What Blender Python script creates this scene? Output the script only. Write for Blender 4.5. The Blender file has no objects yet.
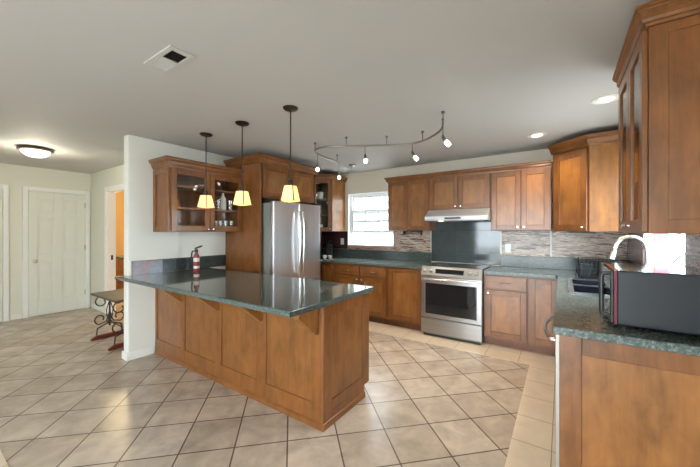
import bpy, bmesh, math, random
from mathutils import Matrix, Vector
random.seed(4)
S = bpy.context.scene
COL = S.collection
PI = math.pi

# ------------------------------------------------------------------ camera, world, exposure
cam_d = bpy.data.cameras.new('camera')
cam_d.sensor_width = 36.0
cam_d.lens = 311.0 / 700.0 * 36.0
cam_d.shift_y = -2.5 / 700.0
cam_d.clip_start = 0.02
cam = bpy.data.objects.new('camera', cam_d)
COL.objects.link(cam)
cam.location = (0, 0, 1.39)
cam.rotation_euler = (PI / 2, 0, math.radians(34.3))
S.camera = cam

W = bpy.data.worlds.new('sky')
S.world = W
W.use_nodes = True
bg = W.node_tree.nodes['Background']
bg.inputs[0].default_value = (0.82, 0.925, 1.0, 1)
bg.inputs[1].default_value = 7.0
S.view_settings.view_transform = 'Standard'
S.view_settings.look = 'None'
S.view_settings.gamma = 1.0
S.view_settings.use_curve_mapping = False
S.view_settings.exposure = 1.38
S.cycles.max_bounces = 10
S.cycles.diffuse_bounces = 6
S.cycles.use_denoising = True
S.cycles.sample_clamp_indirect = 6.0

def lamp(name, kind, loc, power, color=(1, 1, 1), size=0.1, rot=(0, 0, 0), spot=None, parent=None):
    d = bpy.data.lights.new(name, kind)
    d.energy = power
    d.color = color
    if kind == 'SPOT':
        d.shadow_soft_size = size
        d.spot_size = spot or 2.0
        d.spot_blend = 0.6
    elif kind == 'POINT':
        d.shadow_soft_size = size
    o = bpy.data.objects.new(name, d)
    COL.objects.link(o)
    o.location = loc
    o.rotation_euler = rot
    if parent:
        o.parent = parent
    return o

# ------------------------------------------------------------------ materials
def new_mat(name):
    m = bpy.data.materials.new(name)
    m.use_nodes = True
    nt = m.node_tree
    return m, nt, nt.nodes['Principled BSDF']

def simple(name, col, rough=0.5, metal=0.0, emit=None, estr=0.0, spec=None, coat=0.0):
    m, nt, p = new_mat(name)
    p.inputs['Base Color'].default_value = (*col, 1)
    p.inputs['Roughness'].default_value = rough
    p.inputs['Metallic'].default_value = metal
    if spec is not None:
        p.inputs['Specular IOR Level'].default_value = spec
    if coat:
        p.inputs['Coat Weight'].default_value = coat
    if emit:
        p.inputs['Emission Color'].default_value = (*emit, 1)
        p.inputs['Emission Strength'].default_value = estr
    return m

def N(nt, kind, **kw):
    n = nt.nodes.new(kind)
    for k, v in kw.items():
        setattr(n, k, v)
    return n

def coords(nt, scale=(1, 1, 1), loc=(0, 0, 0), rot=(0, 0, 0), rand=False):
    tc = N(nt, 'ShaderNodeTexCoord')
    mp = N(nt, 'ShaderNodeMapping')
    mp.inputs['Scale'].default_value = scale
    mp.inputs['Location'].default_value = loc
    mp.inputs['Rotation'].default_value = rot
    if rand:
        oi = N(nt, 'ShaderNodeObjectInfo')
        mul = N(nt, 'ShaderNodeMath', operation='MULTIPLY')
        mul.inputs[1].default_value = 17.0
        nt.links.new(oi.outputs['Random'], mul.inputs[0])
        add = N(nt, 'ShaderNodeVectorMath', operation='ADD')
        nt.links.new(tc.outputs['Object'], add.inputs[0])
        nt.links.new(mul.outputs[0], add.inputs[1])
        nt.links.new(add.outputs[0], mp.inputs['Vector'])
    else:
        nt.links.new(tc.outputs['Object'], mp.inputs['Vector'])
    return mp.outputs['Vector']

def ramp(nt, fac, stops):
    r = N(nt, 'ShaderNodeValToRGB')
    els = r.color_ramp.elements
    while len(els) < len(stops):
        els.new(0.5)
    for e, (pos, c) in zip(els, stops):
        e.position = pos
        e.color = (*c, 1)
    nt.links.new(fac, r.inputs[0])
    return r.outputs[0]

def noise(nt, vec, scale, detail=4, rough=0.55, dist=0.0):
    n = N(nt, 'ShaderNodeTexNoise')
    n.inputs['Scale'].default_value = scale
    n.inputs['Detail'].default_value = detail
    n.inputs['Roughness'].default_value = rough
    n.inputs['Distortion'].default_value = dist
    nt.links.new(vec, n.inputs['Vector'])
    return n.outputs['Fac']

def mix(nt, a, b, fac, mode='MIX'):
    m = N(nt, 'ShaderNodeMix', data_type='RGBA', blend_type=mode)
    for sock, v in ((m.inputs[0], fac), (m.inputs[6], a), (m.inputs[7], b)):
        if hasattr(v, 'links') or hasattr(v, 'is_linked'):
            nt.links.new(v, sock)
        elif isinstance(v, (int, float)):
            sock.default_value = v
        else:
            sock.default_value = (*v, 1)
    return m.outputs[2]

def wood_mat(name, dark, mid, light, rough=0.32, scale=1.0, horizontal=False):
    m, nt, p = new_mat(name)
    sc = (1.0, 9, 9) if horizontal else (9, 9, 1.0)
    v = coords(nt, scale=tuple(s * scale for s in sc), rand=True)
    v2 = coords(nt, scale=(4.5, 4.5, 2.4), rand=True)
    g = noise(nt, v, 3.0, 6, 0.6, 0.6)
    b = noise(nt, v2, 1.6, 5, 0.6, 0.5)
    c1 = ramp(nt, g, [(0.25, dark), (0.5, mid), (0.78, light)])
    c2 = ramp(nt, b, [(0.33, tuple(x * 0.55 for x in mid)), (0.5, mid), (0.68, tuple(min(1, x * 1.38) for x in mid))])
    c = mix(nt, c1, c2, 0.6)
    nt.links.new(c, p.inputs['Base Color'])
    p.inputs['Roughness'].default_value = rough
    p.inputs['Coat Weight'].default_value = 0.25
    p.inputs['Coat Roughness'].default_value = 0.18
    return m

def tile_mat(name, size, ang, off, c1, c2, grout, mortar=0.006, rough=0.4, mottling=0.5, nscale=5.0, bump=0.15, plane='XY', row_shift=0.0, width=None):
    m, nt, p = new_mat(name)
    tc = N(nt, 'ShaderNodeTexCoord')
    vec = tc.outputs['Object']
    if plane != 'XY':
        sp = N(nt, 'ShaderNodeSeparateXYZ')
        cb = N(nt, 'ShaderNodeCombineXYZ')
        nt.links.new(vec, sp.inputs[0])
        nt.links.new(sp.outputs['X' if plane == 'XZ' else 'Y'], cb.inputs[0])
        nt.links.new(sp.outputs['Z'], cb.inputs[1])
        vec = cb.outputs[0]
    mp = N(nt, 'ShaderNodeMapping')
    mp.inputs['Rotation'].default_value = (0, 0, ang)
    mp.inputs['Location'].default_value = (off[0], off[1], 0)
    nt.links.new(vec, mp.inputs['Vector'])
    br = N(nt, 'ShaderNodeTexBrick')
    br.offset = row_shift
    br.squash = 1.0
    br.inputs['Scale'].default_value = 1.0
    br.inputs['Brick Width'].default_value = width or size
    br.inputs['Row Height'].default_value = size
    br.inputs['Mortar Size'].default_value = mortar / 2
    br.inputs['Mortar Smooth'].default_value = 0.1
    br.inputs['Color1'].default_value = (*c1, 1)
    br.inputs['Color2'].default_value = (*c2, 1)
    br.inputs['Mortar'].default_value = (*grout, 1)
    nt.links.new(mp.outputs[0], br.inputs['Vector'])
    n1 = noise(nt, mp.outputs[0], nscale, 6, 0.62, 0.4)
    shade = ramp(nt, n1, [(0.28, (1 - mottling,) * 3), (0.72, (1 + 0.0,) * 3)])
    c = mix(nt, br.outputs['Color'], shade, 1.0, 'MULTIPLY')
    nt.links.new(c, p.inputs['Base Color'])
    p.inputs['Roughness'].default_value = rough
    bm_ = N(nt, 'ShaderNodeBump')
    bm_.inputs['Strength'].default_value = bump
    bm_.inputs['Distance'].default_value = 0.004
    bm_.invert = True
    nt.links.new(br.outputs['Fac'], bm_.inputs['Height'])
    nt.links.new(bm_.outputs[0], p.inputs['Normal'])
    return m, nt, p

def paint(name, col, rough=0.6):
    m, nt, p = new_mat(name)
    v = coords(nt)
    n = noise(nt, v, 45, 4, 0.6)
    b = N(nt, 'ShaderNodeBump')
    b.inputs['Strength'].default_value = 0.06
    b.inputs['Distance'].default_value = 0.004
    nt.links.new(n, b.inputs['Height'])
    nt.links.new(b.outputs[0], p.inputs['Normal'])
    p.inputs['Base Color'].default_value = (*col, 1)
    p.inputs['Roughness'].default_value = rough
    return m

def granite(name, tile=0.0, rough=0.08, gain=1.0):
    m, nt, p = new_mat(name)
    v = coords(nt)
    n1 = noise(nt, v, 85, 3, 0.75)
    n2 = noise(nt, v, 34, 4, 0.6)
    c1 = ramp(nt, n1, [(0.33, (0.018, 0.028, 0.026)), (0.52, (0.078, 0.100, 0.092)), (0.66, (0.29, 0.31, 0.28))])
    c2 = ramp(nt, n2, [(0.35, (0.036, 0.056, 0.053)), (0.65, (0.094, 0.122, 0.112))])
    c = mix(nt, c1, c2, 0.5)
    c = mix(nt, c, (gain, gain, gain), 1.0, 'MULTIPLY')
    if tile:
        br = N(nt, 'ShaderNodeTexBrick')
        br.offset = 0
        br.inputs['Scale'].default_value = 1
        br.inputs['Brick Width'].default_value = tile
        br.inputs['Row Height'].default_value = tile
        br.inputs['Mortar Size'].default_value = 0.002
        br.inputs['Color1'].default_value = (1, 1, 1, 1)
        br.inputs['Color2'].default_value = (0.88, 0.88, 0.88, 1)
        br.inputs['Mortar'].default_value = (0.45, 0.45, 0.42, 1)
        nt.links.new(v, br.inputs['Vector'])
        c = mix(nt, c, br.outputs['Color'], 1.0, 'MULTIPLY')
    nt.links.new(c, p.inputs['Base Color'])
    p.inputs['Roughness'].default_value = rough
    return m

def wave_mosaic(name, cols, sx=3.0, sz=30.0, plane='XZ', rough=0.25):
    """wavy horizontal glass-strip mosaic"""
    m, nt, p = new_mat(name)
    tc = N(nt, 'ShaderNodeTexCoord')
    mp = N(nt, 'ShaderNodeMapping')
    mp.inputs['Scale'].default_value = (sx, sx, sz)
    nt.links.new(tc.outputs['Object'], mp.inputs['Vector'])
    n1 = noise(nt, mp.outputs[0], 1.6, 2, 0.5, 0.8)
    c = ramp(nt, n1, cols)
    nt.links.new(c, p.inputs['Base Color'])
    p.inputs['Roughness'].default_value = rough
    b = N(nt, 'ShaderNodeBump')
    b.inputs['Strength'].default_value = 0.3
    b.inputs['Distance'].default_value = 0.01
    nt.links.new(n1, b.inputs['Height'])
    nt.links.new(b.outputs[0], p.inputs['Normal'])
    return m

def steel_mat(name, col=(0.62, 0.62, 0.62), rough=0.28, axis=2):
    m, nt, p = new_mat(name)
    sc = [40, 40, 40]
    sc[axis] = 0.6
    v = coords(nt, scale=tuple(sc))
    n = noise(nt, v, 1.5, 2, 0.5)
    c = ramp(nt, n, [(0.3, tuple(x * 0.94 for x in col)), (0.7, tuple(min(1, x * 1.04) for x in col))])
    nt.links.new(c, p.inputs['Base Color'])
    p.inputs['Roughness'].default_value = rough
    p.inputs['Metallic'].default_value = 1.0
    return m

def glass_mat(name, tint=(1, 1, 1), refl=0.10):
    m = bpy.data.materials.new(name)
    m.use_nodes = True
    nt = m.node_tree
    nt.nodes.clear()
    out = N(nt, 'ShaderNodeOutputMaterial')
    t = N(nt, 'ShaderNodeBsdfTransparent')
    t.inputs[0].default_value = (*tint, 1)
    g = N(nt, 'ShaderNodeBsdfGlossy')
    g.inputs['Roughness'].default_value = 0.03
    mx = N(nt, 'ShaderNodeMixShader')
    fr = N(nt, 'ShaderNodeFresnel')
    fr.inputs[0].default_value = 1.45
    ad = N(nt, 'ShaderNodeMath', operation='ADD')
    ad.inputs[1].default_value = refl - 0.04
    nt.links.new(fr.outputs[0], ad.inputs[0])
    ge = N(nt, 'ShaderNodeNewGeometry')
    inv = N(nt, 'ShaderNodeMath', operation='SUBTRACT')
    inv.inputs[0].default_value = 1.0
    nt.links.new(ge.outputs['Backfacing'], inv.inputs[1])
    mu = N(nt, 'ShaderNodeMath', operation='MULTIPLY')
    nt.links.new(ad.outputs[0], mu.inputs[0])
    nt.links.new(inv.outputs[0], mu.inputs[1])
    nt.links.new(mu.outputs[0], mx.inputs[0])
    nt.links.new(t.outputs[0], mx.inputs[1])
    nt.links.new(g.outputs[0], mx.inputs[2])
    nt.links.new(mx.outputs[0], out.inputs[0])
    return m

WOOD = wood_mat('honey_maple', (0.080, 0.027, 0.006), (0.195, 0.070, 0.016), (0.315, 0.132, 0.036))
WOODP = wood_mat('honey_maple_panel', (0.135, 0.049, 0.011), (0.268, 0.106, 0.025), (0.40, 0.185, 0.052))
WOODH = wood_mat('honey_maple_rail', (0.080, 0.027, 0.006), (0.195, 0.070, 0.016), (0.315, 0.132, 0.036), horizontal=True)
WOODB = wood_mat('peninsula_maple', (0.085, 0.029, 0.007), (0.205, 0.078, 0.019), (0.320, 0.135, 0.037))
WOODIN = wood_mat('maple_inside', (0.20, 0.085, 0.030), (0.30, 0.14, 0.055), (0.40, 0.20, 0.085), rough=0.5)
DARKWOOD = wood_mat('dark_top_wood', (0.03, 0.018, 0.011), (0.065, 0.040, 0.025), (0.11, 0.07, 0.045), rough=0.55, horizontal=True)
REDWOOD = wood_mat('red_runner_wood', (0.07, 0.010, 0.006), (0.13, 0.018, 0.010), (0.20, 0.035, 0.018), rough=0.35)
BOARDWOOD = wood_mat('board_wood', (0.30, 0.16, 0.08), (0.45, 0.26, 0.14), (0.58, 0.36, 0.22), rough=0.5)
TOEWOOD = wood_mat('toe_wood', (0.09, 0.030, 0.010), (0.16, 0.055, 0.017), (0.22, 0.08, 0.028), rough=0.45)
WALLP = paint('wall_paint', (0.74, 0.735, 0.67))
HALLP = paint('hall_paint', (0.70, 0.69, 0.585))
BACKP = paint('kitchen_wall_paint', (0.66, 0.60, 0.49))
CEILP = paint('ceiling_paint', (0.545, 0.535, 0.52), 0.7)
TANP = paint('tan_paint', (0.58, 0.40, 0.19))
TRIMW = simple('white_trim', (0.80, 0.80, 0.76), 0.4)
DOORW = simple('white_door', (0.72, 0.72, 0.64), 0.45)
VINYL = simple('white_vinyl', (0.86, 0.87, 0.88), 0.35)
FLOORM, _, _ = tile_mat('floor_tile', 0.333, -PI / 4, (0.025, -2.10 + 0.333 * 20), (0.66, 0.545, 0.44), (0.54, 0.435, 0.34), (0.15, 0.115, 0.10), 0.010, 0.27, 0.40, 6.0)
BORDERM, _, _ = tile_mat('border_tile', 0.333, 0, (0.055, 0.0), (0.76, 0.62, 0.46), (0.71, 0.57, 0.42), (0.30, 0.23, 0.16), 0.006, 0.3, 0.16, 5.0)
GRAN = granite('granite_slab', 0.0, 0.20, 1.18)
GRANU = granite('granite_upstand', 0.0, 0.12, 0.72)
GRANT = granite('granite_tile_top', 0.3048, 0.06)
SLATE, _, _ = tile_mat('slate_tile', 0.305, 0, (0.075, 0.13), (0.062, 0.080, 0.084), (0.042, 0.055, 0.058), (0.02, 0.025, 0.027), 0.005, 0.07, 0.40, 7.0, 0.1, 'XZ')
MOSAIC = wave_mosaic('wave_mosaic', [(0.35, (0.045, 0.024, 0.018)), (0.43, (0.16, 0.095, 0.07)), (0.47, (0.48, 0.37, 0.28)), (0.54, (0.52, 0.41, 0.31)), (0.59, (0.11, 0.066, 0.052)), (0.64, (0.45, 0.35, 0.27))], 3.0, 34)
MOSAIC2 = wave_mosaic('wave_mosaic_dark', [(0.30, (0.05, 0.025, 0.022)), (0.42, (0.11, 0.06, 0.05)), (0.52, (0.22, 0.13, 0.11)), (0.62, (0.10, 0.055, 0.05)), (0.72, (0.30, 0.22, 0.20))], 3, 42)
STONE = wave_mosaic('stone_mosaic', [(0.30, (0.10, 0.05, 0.04)), (0.45, (0.30, 0.17, 0.12)), (0.58, (0.42, 0.28, 0.20)), (0.70, (0.22, 0.16, 0.14))], 6, 30)
MAROON, _, _ = tile_mat('maroon_tile', 0.10, 0, (0, 0.03), (0.085, 0.022, 0.025), (0.060, 0.024, 0.030), (0.10, 0.06, 0.06), 0.004, 0.12, 0.4, 9, 0.15, 'XZ')
MAROONY, _, _ = tile_mat('maroon_tile_side', 0.10, 0, (0, 0.03), (0.085, 0.022, 0.025), (0.060, 0.024, 0.030), (0.10, 0.06, 0.06), 0.004, 0.12, 0.4, 9, 0.15, 'YZ')
BSPL, _, _ = tile_mat('green_splash_tile', 0.1524, 0, (0.05, 0.014), (0.045, 0.066, 0.066), (0.085, 0.105, 0.115), (0.12, 0.13, 0.13), 0.004, 0.12, 0.5, 25, 0.1, 'YZ')
BSRED, _, _ = tile_mat('red_accent_tile', 0.0762, 0, (0.03, 0.014), (0.20, 0.06, 0.06), (0.10, 0.13, 0.18), (0.13, 0.13, 0.13), 0.004, 0.12, 0.5, 25, 0.1, 'YZ')
STEEL = steel_mat('brushed_steel', (0.40, 0.385, 0.37), 0.30, 0)
HOODM = steel_mat('brushed_steel_hood', (0.62, 0.62, 0.62), 0.42, 0)
HOODM.node_tree.nodes['Principled BSDF'].inputs['Metallic'].default_value = 0.45
STEELV = steel_mat('brushed_steel_fridge', (0.76, 0.76, 0.78), 0.30, 2)
CHROME = simple('satin_nickel', (0.75, 0.74, 0.72), 0.2, 1.0)
FAUCETM = simple('brushed_nickel_faucet', (0.78, 0.78, 0.76), 0.25, 1.0)
GREYSIDE = simple('grey_side', (0.22, 0.23, 0.21), 0.45)
BLACKG = simple('black_glass', (0.012, 0.012, 0.014), 0.04)
BLACK = simple('black_plastic', (0.015, 0.015, 0.017), 0.35)
BLACKM = simple('black_gloss', (0.03, 0.035, 0.042), 0.12)
MWSIDE = simple('microwave_case', (0.020, 0.025, 0.032), 0.10)
IRON = simple('wrought_iron', (0.03, 0.024, 0.02), 0.45, 0.4)
BRONZE = simple('bronze', (0.055, 0.038, 0.028), 0.38, 0.7)
RAILM = simple('satin_rail', (0.27, 0.26, 0.25), 0.3, 1.0)
RED = simple('red_paint', (0.25, 0.03, 0.028), 0.3)
REDTRIM = simple('red_trim', (0.14, 0.004, 0.022), 0.2)
LABELW = simple('label_paper', (0.75, 0.70, 0.66), 0.5)
WHITEP = simple('white_plastic', (0.8, 0.79, 0.76), 0.35)
CERAM = simple('white_ceramic', (0.82, 0.82, 0.80), 0.15)
SINKM = simple('black_sink', (0.016, 0.020, 0.030), 0.16)
GRILLE = simple('vent_dark', (0.035, 0.028, 0.024), 0.7)
GLASS = glass_mat('clear_glass', (0.97, 0.98, 0.98), 0.09)
WGLASS = glass_mat('window_glass', (0.96, 0.98, 0.98), 0.05)
TUMBL = glass_mat('tumbler_glass', (0.86, 0.89, 0.89), 0.28)
def shade_mat():
    m = bpy.data.materials.new('amber_shade')
    m.use_nodes = True
    nt = m.node_tree
    p = nt.nodes['Principled BSDF']
    p.inputs['Base Color'].default_value = (0.80, 0.58, 0.30, 1)
    p.inputs['Emission Color'].default_value = (1.0, 0.60, 0.26, 1)
    p.inputs['Emission Strength'].default_value = 0.22
    t = N(nt, 'ShaderNodeBsdfTranslucent')
    t.inputs[0].default_value = (0.98, 0.84, 0.60, 1)
    mx = N(nt, 'ShaderNodeMixShader')
    mx.inputs[0].default_value = 0.35
    nt.links.new(p.outputs[0], mx.inputs[1])
    nt.links.new(t.outputs[0], mx.inputs[2])
    nt.links.new(mx.outputs[0], nt.nodes['Material Output'].inputs[0])
    return m
SHADE = shade_mat()
BULB = simple('bulb', (1, 1, 1), 0.4, emit=(1.0, 0.86, 0.62), estr=6)
LENSM = simple('frosted_lens', (1, 1, 1), 0.4, emit=(1.0, 0.80, 0.52), estr=2.2)
DOMEM = simple('dome_glass', (1, 1, 1), 0.4, emit=(1.0, 0.95, 0.80), estr=1.6)
SPOTB = simple('halogen', (1, 1, 1), 0.3, emit=(1.0, 0.93, 0.82), estr=5)
PINK = simple('pink_ornament', (0.85, 0.22, 0.30), 0.35)

# ------------------------------------------------------------------ mesh building
class B:
    def __init__(s):
        s.bm = bmesh.new()

    def box(s, x0, x1, y0, y1, z0, z1):
        x0, x1 = min(x0, x1), max(x0, x1)
        y0, y1 = min(y0, y1), max(y0, y1)
        z0, z1 = min(z0, z1), max(z0, z1)
        v = [s.bm.verts.new(p) for p in ((x0, y0, z0), (x1, y0, z0), (x1, y1, z0), (x0, y1, z0), (x0, y0, z1), (x1, y0, z1), (x1, y1, z1), (x0, y1, z1))]
        for f in ((0, 3, 2, 1), (4, 5, 6, 7), (0, 1, 5, 4), (1, 2, 6, 5), (2, 3, 7, 6), (3, 0, 4, 7)):
            s.bm.faces.new([v[i] for i in f])
        return s

    def prism(s, poly, a0, a1, axis='Z'):
        """poly in the plane across axis; X: (y,z)  Y: (x,z)  Z: (x,y)"""
        def pt(p, a):
            return {'X': (a, p[0], p[1]), 'Y': (p[0], a, p[1]), 'Z': (p[0], p[1], a)}[axis]
        lo = [s.bm.verts.new(pt(p, a0)) for p in poly]
        hi = [s.bm.verts.new(pt(p, a1)) for p in poly]
        n = len(poly)
        fs = [s.bm.faces.new(lo), s.bm.faces.new(list(reversed(hi)))]
        for i in range(n):
            fs.append(s.bm.faces.new((lo[i], hi[i], hi[(i + 1) % n], lo[(i + 1) % n])))
        bmesh.ops.recalc_face_normals(s.bm, faces=fs)
        return s

    def tube(s, pts, r, n=8, closed=False, radii=None):
        P = [Vector(p) for p in pts]
        rings = []
        m = len(P)
        up = None
        for i, p in enumerate(P):
            if closed:
                d = P[(i + 1) % m] - P[i - 1]
            else:
                d = P[min(i + 1, m - 1)] - P[max(i - 1, 0)]
            d.normalize()
            if up is None:
                up = Vector((0, 0, 1)) if abs(d.z) < 0.9 else Vector((1, 0, 0))
            a = d.cross(up)
            if a.length < 1e-5:
                a = d.cross(Vector((0, 1, 0.3)))
            a.normalize()
            up = a.cross(d).normalized()
            rr = radii[i] if radii else r
            rings.append([s.bm.verts.new(p + (a * math.cos(2 * PI * k / n) + up * math.sin(2 * PI * k / n)) * rr) for k in range(n)])
        fs = []
        rng = m if closed else m - 1
        for i in range(rng):
            A, C = rings[i], rings[(i + 1) % m]
            for k in range(n):
                fs.append(s.bm.faces.new((A[k], A[(k + 1) % n], C[(k + 1) % n], C[k])))
        if not closed:
            fs.append(s.bm.faces.new(rings[0]))
            fs.append(s.bm.faces.new(list(reversed(rings[-1]))))
        bmesh.ops.recalc_face_normals(s.bm, faces=fs)
        return s

    def lathe(s, prof, c=(0, 0, 0), n=20, axis='Z', phase=0.0):
        def pt(r, a, h):
            x, y = r * math.cos(a), r * math.sin(a)
            if axis == 'Z':
                q = (x, y, h)
            elif axis == 'Y':
                q = (x, h, y)
            else:
                q = (h, x, y)
            return (q[0] + c[0], q[1] + c[1], q[2] + c[2])
        rings = []
        for r, h in prof:
            if r < 1e-6:
                rings.append([s.bm.verts.new(pt(0, 0, h))])
            else:
                rings.append([s.bm.verts.new(pt(r, phase + 2 * PI * k / n, h)) for k in range(n)])
        fs = []
        for A, C in zip(rings, rings[1:]):
            for k in range(n):
                a0, a1 = A[k % len(A)], A[(k + 1) % len(A)]
                c0, c1 = C[k % len(C)], C[(k + 1) % len(C)]
                vs = []
                for q in (a0, a1, c1, c0):
                    if q not in vs:
                        vs.append(q)
                if len(vs) > 2:
                    fs.append(s.bm.faces.new(vs))
        for R in (rings[0], rings[-1]):
            if len(R) > 2:
                fs.append(s.bm.faces.new(R))
        bmesh.ops.recalc_face_normals(s.bm, faces=fs)
        return s

    def xf(s, M):
        s.bm.transform(M)
        return s

    def done(s, name, mat, parent=None, bevel=0.0, smooth=False, M=None, loc=None):
        if M is not None:
            s.bm.transform(M)
        me = bpy.data.meshes.new(name)
        s.bm.to_mesh(me)
        s.bm.free()
        me.materials.append(mat)
        o = bpy.data.objects.new(name, me)
        COL.objects.link(o)
        if smooth:
            for p in me.polygons:
                p.use_smooth = True
            try:
                me.set_sharp_from_angle(angle=math.radians(40))
            except Exception:
                pass
        if bevel:
            md = o.modifiers.new('bevel', 'BEVEL')
            md.width = bevel
            md.segments = 2
            md.limit_method = 'ANGLE'
            md.angle_limit = math.radians(50)
        if parent:
            o.parent = parent
        if loc:
            o.location = loc
        return o

def tag(o, label, cat, group=None):
    o['label'] = label
    o['category'] = cat
    if group:
        o['group'] = group
    return o

def thing(name, label, cat, loc=(0, 0, 0), rz=0.0, group=None):
    o = bpy.data.objects.new(name, None)
    COL.objects.link(o)
    o.location = loc
    o.rotation_euler = (0, 0, rz)
    o.empty_display_size = 0.1
    return tag(o, label, cat, group)

def struct(o):
    o['kind'] = 'structure'
    return o

def dup(root, loc, rz=None, label=None):
    r = root.copy()
    COL.objects.link(r)
    r.location = loc
    if rz is not None:
        r.rotation_euler = (0, 0, rz)
    if label:
        r['label'] = label
    def kids(a, b):
        for ch in list(a.children):
            c = ch.copy()
            COL.objects.link(c)
            c.parent = b
            kids(ch, c)
    kids(root, r)
    return r

ID = Matrix.Identity(4)

def sweep(path, prof, z0, closed_path=False):
    """mitred sweep of an (offset, height) profile along a plan path; outward is to the right of travel"""
    b = B()
    P = [Vector((p[0], p[1])) for p in path]
    m = len(P)
    def nrm(a, c):
        d = (c - a).normalized()
        return Vector((d.y, -d.x))
    rings = []
    for i, p in enumerate(P):
        if i == 0:
            off = nrm(P[0], P[1])
        elif i == m - 1:
            off = nrm(P[-2], P[-1])
        else:
            n1, n2 = nrm(P[i - 1], P[i]), nrm(P[i], P[i + 1])
            s_ = n1 + n2
            off = s_ / max(0.2, (1 + n1.dot(n2)))
        rings.append([b.bm.verts.new((p.x + off.x * o, p.y + off.y * o, z0 + h)) for o, h in prof])
    fs = []
    k = len(prof)
    for A, C in zip(rings, rings[1:]):
        for j in range(k):
            fs.append(b.bm.faces.new((A[j], A[(j + 1) % k], C[(j + 1) % k], C[j])))
    fs.append(b.bm.faces.new(rings[0]))
    fs.append(b.bm.faces.new(list(reversed(rings[-1]))))
    bmesh.ops.recalc_face_normals(b.bm, faces=fs)
    return b

def crown_prof(h, pr):
    return [(0.001, 0), (0.012, 0), (0.014, 0.16 * h), (0.022, 0.20 * h), (0.028, 0.34 * h), (pr * 0.55, 0.58 * h), (pr * 0.86, 0.72 * h), (pr * 0.88, 0.80 * h), (pr, 0.84 * h), (pr, h), (0.001, h)]

def crown(path, z0, h, pr, parent):
    return sweep(path, crown_prof(h, pr), z0).done('crown_molding', WOODH, parent)

def door_frame_b(x0, x1, z0, z1, t, fr):
    b = B()
    b.box(x0, x0 + fr, -t, 0, z0, z1).box(x1 - fr, x1, -t, 0, z0, z1)
    b.box(x0 + fr, x1 - fr, -t, 0, z0, z0 + fr).box(x0 + fr, x1 - fr, -t, 0, z1 - fr, z1)
    return b

def knob(parent, x, z, y=-0.02, M=ID, axis_len=0.026):
    b = B().lathe([(0.0, -axis_len), (0.010, -axis_len + 0.001), (0.013, -axis_len + 0.007), (0.009, -axis_len + 0.013), (0.005, -0.010), (0.007, 0.0)], (x, y, z), 12, 'Y')
    return b.done('knob', CHROME, parent, smooth=True, M=M)

def shaker_door(parent, x0, x1, z0, z1, kn=None, t=0.02, fr=0.06, M=ID, glass=False, name='door'):
    b = door_frame_b(x0, x1, z0, z1, t, fr)
    if not glass:
        # sloping lip then recessed flat panel
        b.box(x0 + fr, x1 - fr, -t * 0.45, -0.002, z0 + fr, z1 - fr)
    d = b.done(name, WOOD, parent, bevel=0.003, M=M)
    if glass:
        B().box(x0 + fr - 0.004, x1 - fr + 0.004, -t * 0.6, -t * 0.6 + 0.004, z0 + fr - 0.004, z1 - fr + 0.004).done('glass_pane', GLASS, d, M=M)
    else:
        B().box(x0 + fr + 0.001, x1 - fr - 0.001, -t * 0.45 - 0.001, -t * 0.45 + 0.001, z0 + fr + 0.001, z1 - fr - 0.001).done('door_panel', WOODP, d, M=M)
    if kn:
        knob(d, kn[0], kn[1], -t, M)
    return d

def drawer_front(parent, x0, x1, z0, z1, t=0.02, M=ID, handle=True):
    d = B().box(x0, x1, -t, 0, z0, z1).done('drawer', WOODH, parent, bevel=0.004, M=M)
    if handle:
        xc, zc = (x0 + x1) / 2, (z0 + z1) / 2
        hw = 0.055
        pts = [(xc - hw, -t + 0.002, zc), (xc - hw, -t - 0.016, zc), (xc - hw * 0.6, -t - 0.026, zc - 0.003), (xc, -t - 0.030, zc - 0.005), (xc + hw * 0.6, -t - 0.026, zc - 0.003), (xc + hw, -t - 0.016, zc), (xc + hw, -t + 0.002, zc)]
        B().tube(pts, 0.0048, 8).done('handle', CHROME, d, smooth=True, M=M)
    return d

def base_cabinet(label, loc, rz, w, fronts, depth=0.58, group='base cabinets', toe_h=0.10, name='base_cabinet', open_top=False):
    """fronts: ('door', x0, x1, z0, z1, knobx, knobz) or ('drawer', x0, x1, z0, z1)"""
    r = thing(name, label, 'cabinet', loc, rz, group)
    if open_top:
        b = B().box(0, 0.018, 0, depth, toe_h, 0.872).box(w - 0.018, w, 0, depth, toe_h, 0.872)
        b.box(0.018, w - 0.018, 0, 0.018, toe_h, 0.872).box(0.018, w - 0.018, depth - 0.012, depth, toe_h, 0.872).box(0.018, w - 0.018, 0.018, depth - 0.012, toe_h, toe_h + 0.018)
        b.done('body', WOOD, r, bevel=0.002)
    else:
        B().box(0, w, 0, depth, toe_h, 0.872).done('body', WOOD, r, bevel=0.002)
    B().box(0, w, 0.065, 0.085, 0.0, toe_h - 0.001).done('toe_kick', TOEWOOD, r)
    for f in fronts:
        if f[0] == 'door':
            shaker_door(r, f[1], f[2], f[3], f[4], (f[5], f[6]) if len(f) > 5 else None)
        else:
            drawer_front(r, *f[1:5])
    return r

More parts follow.
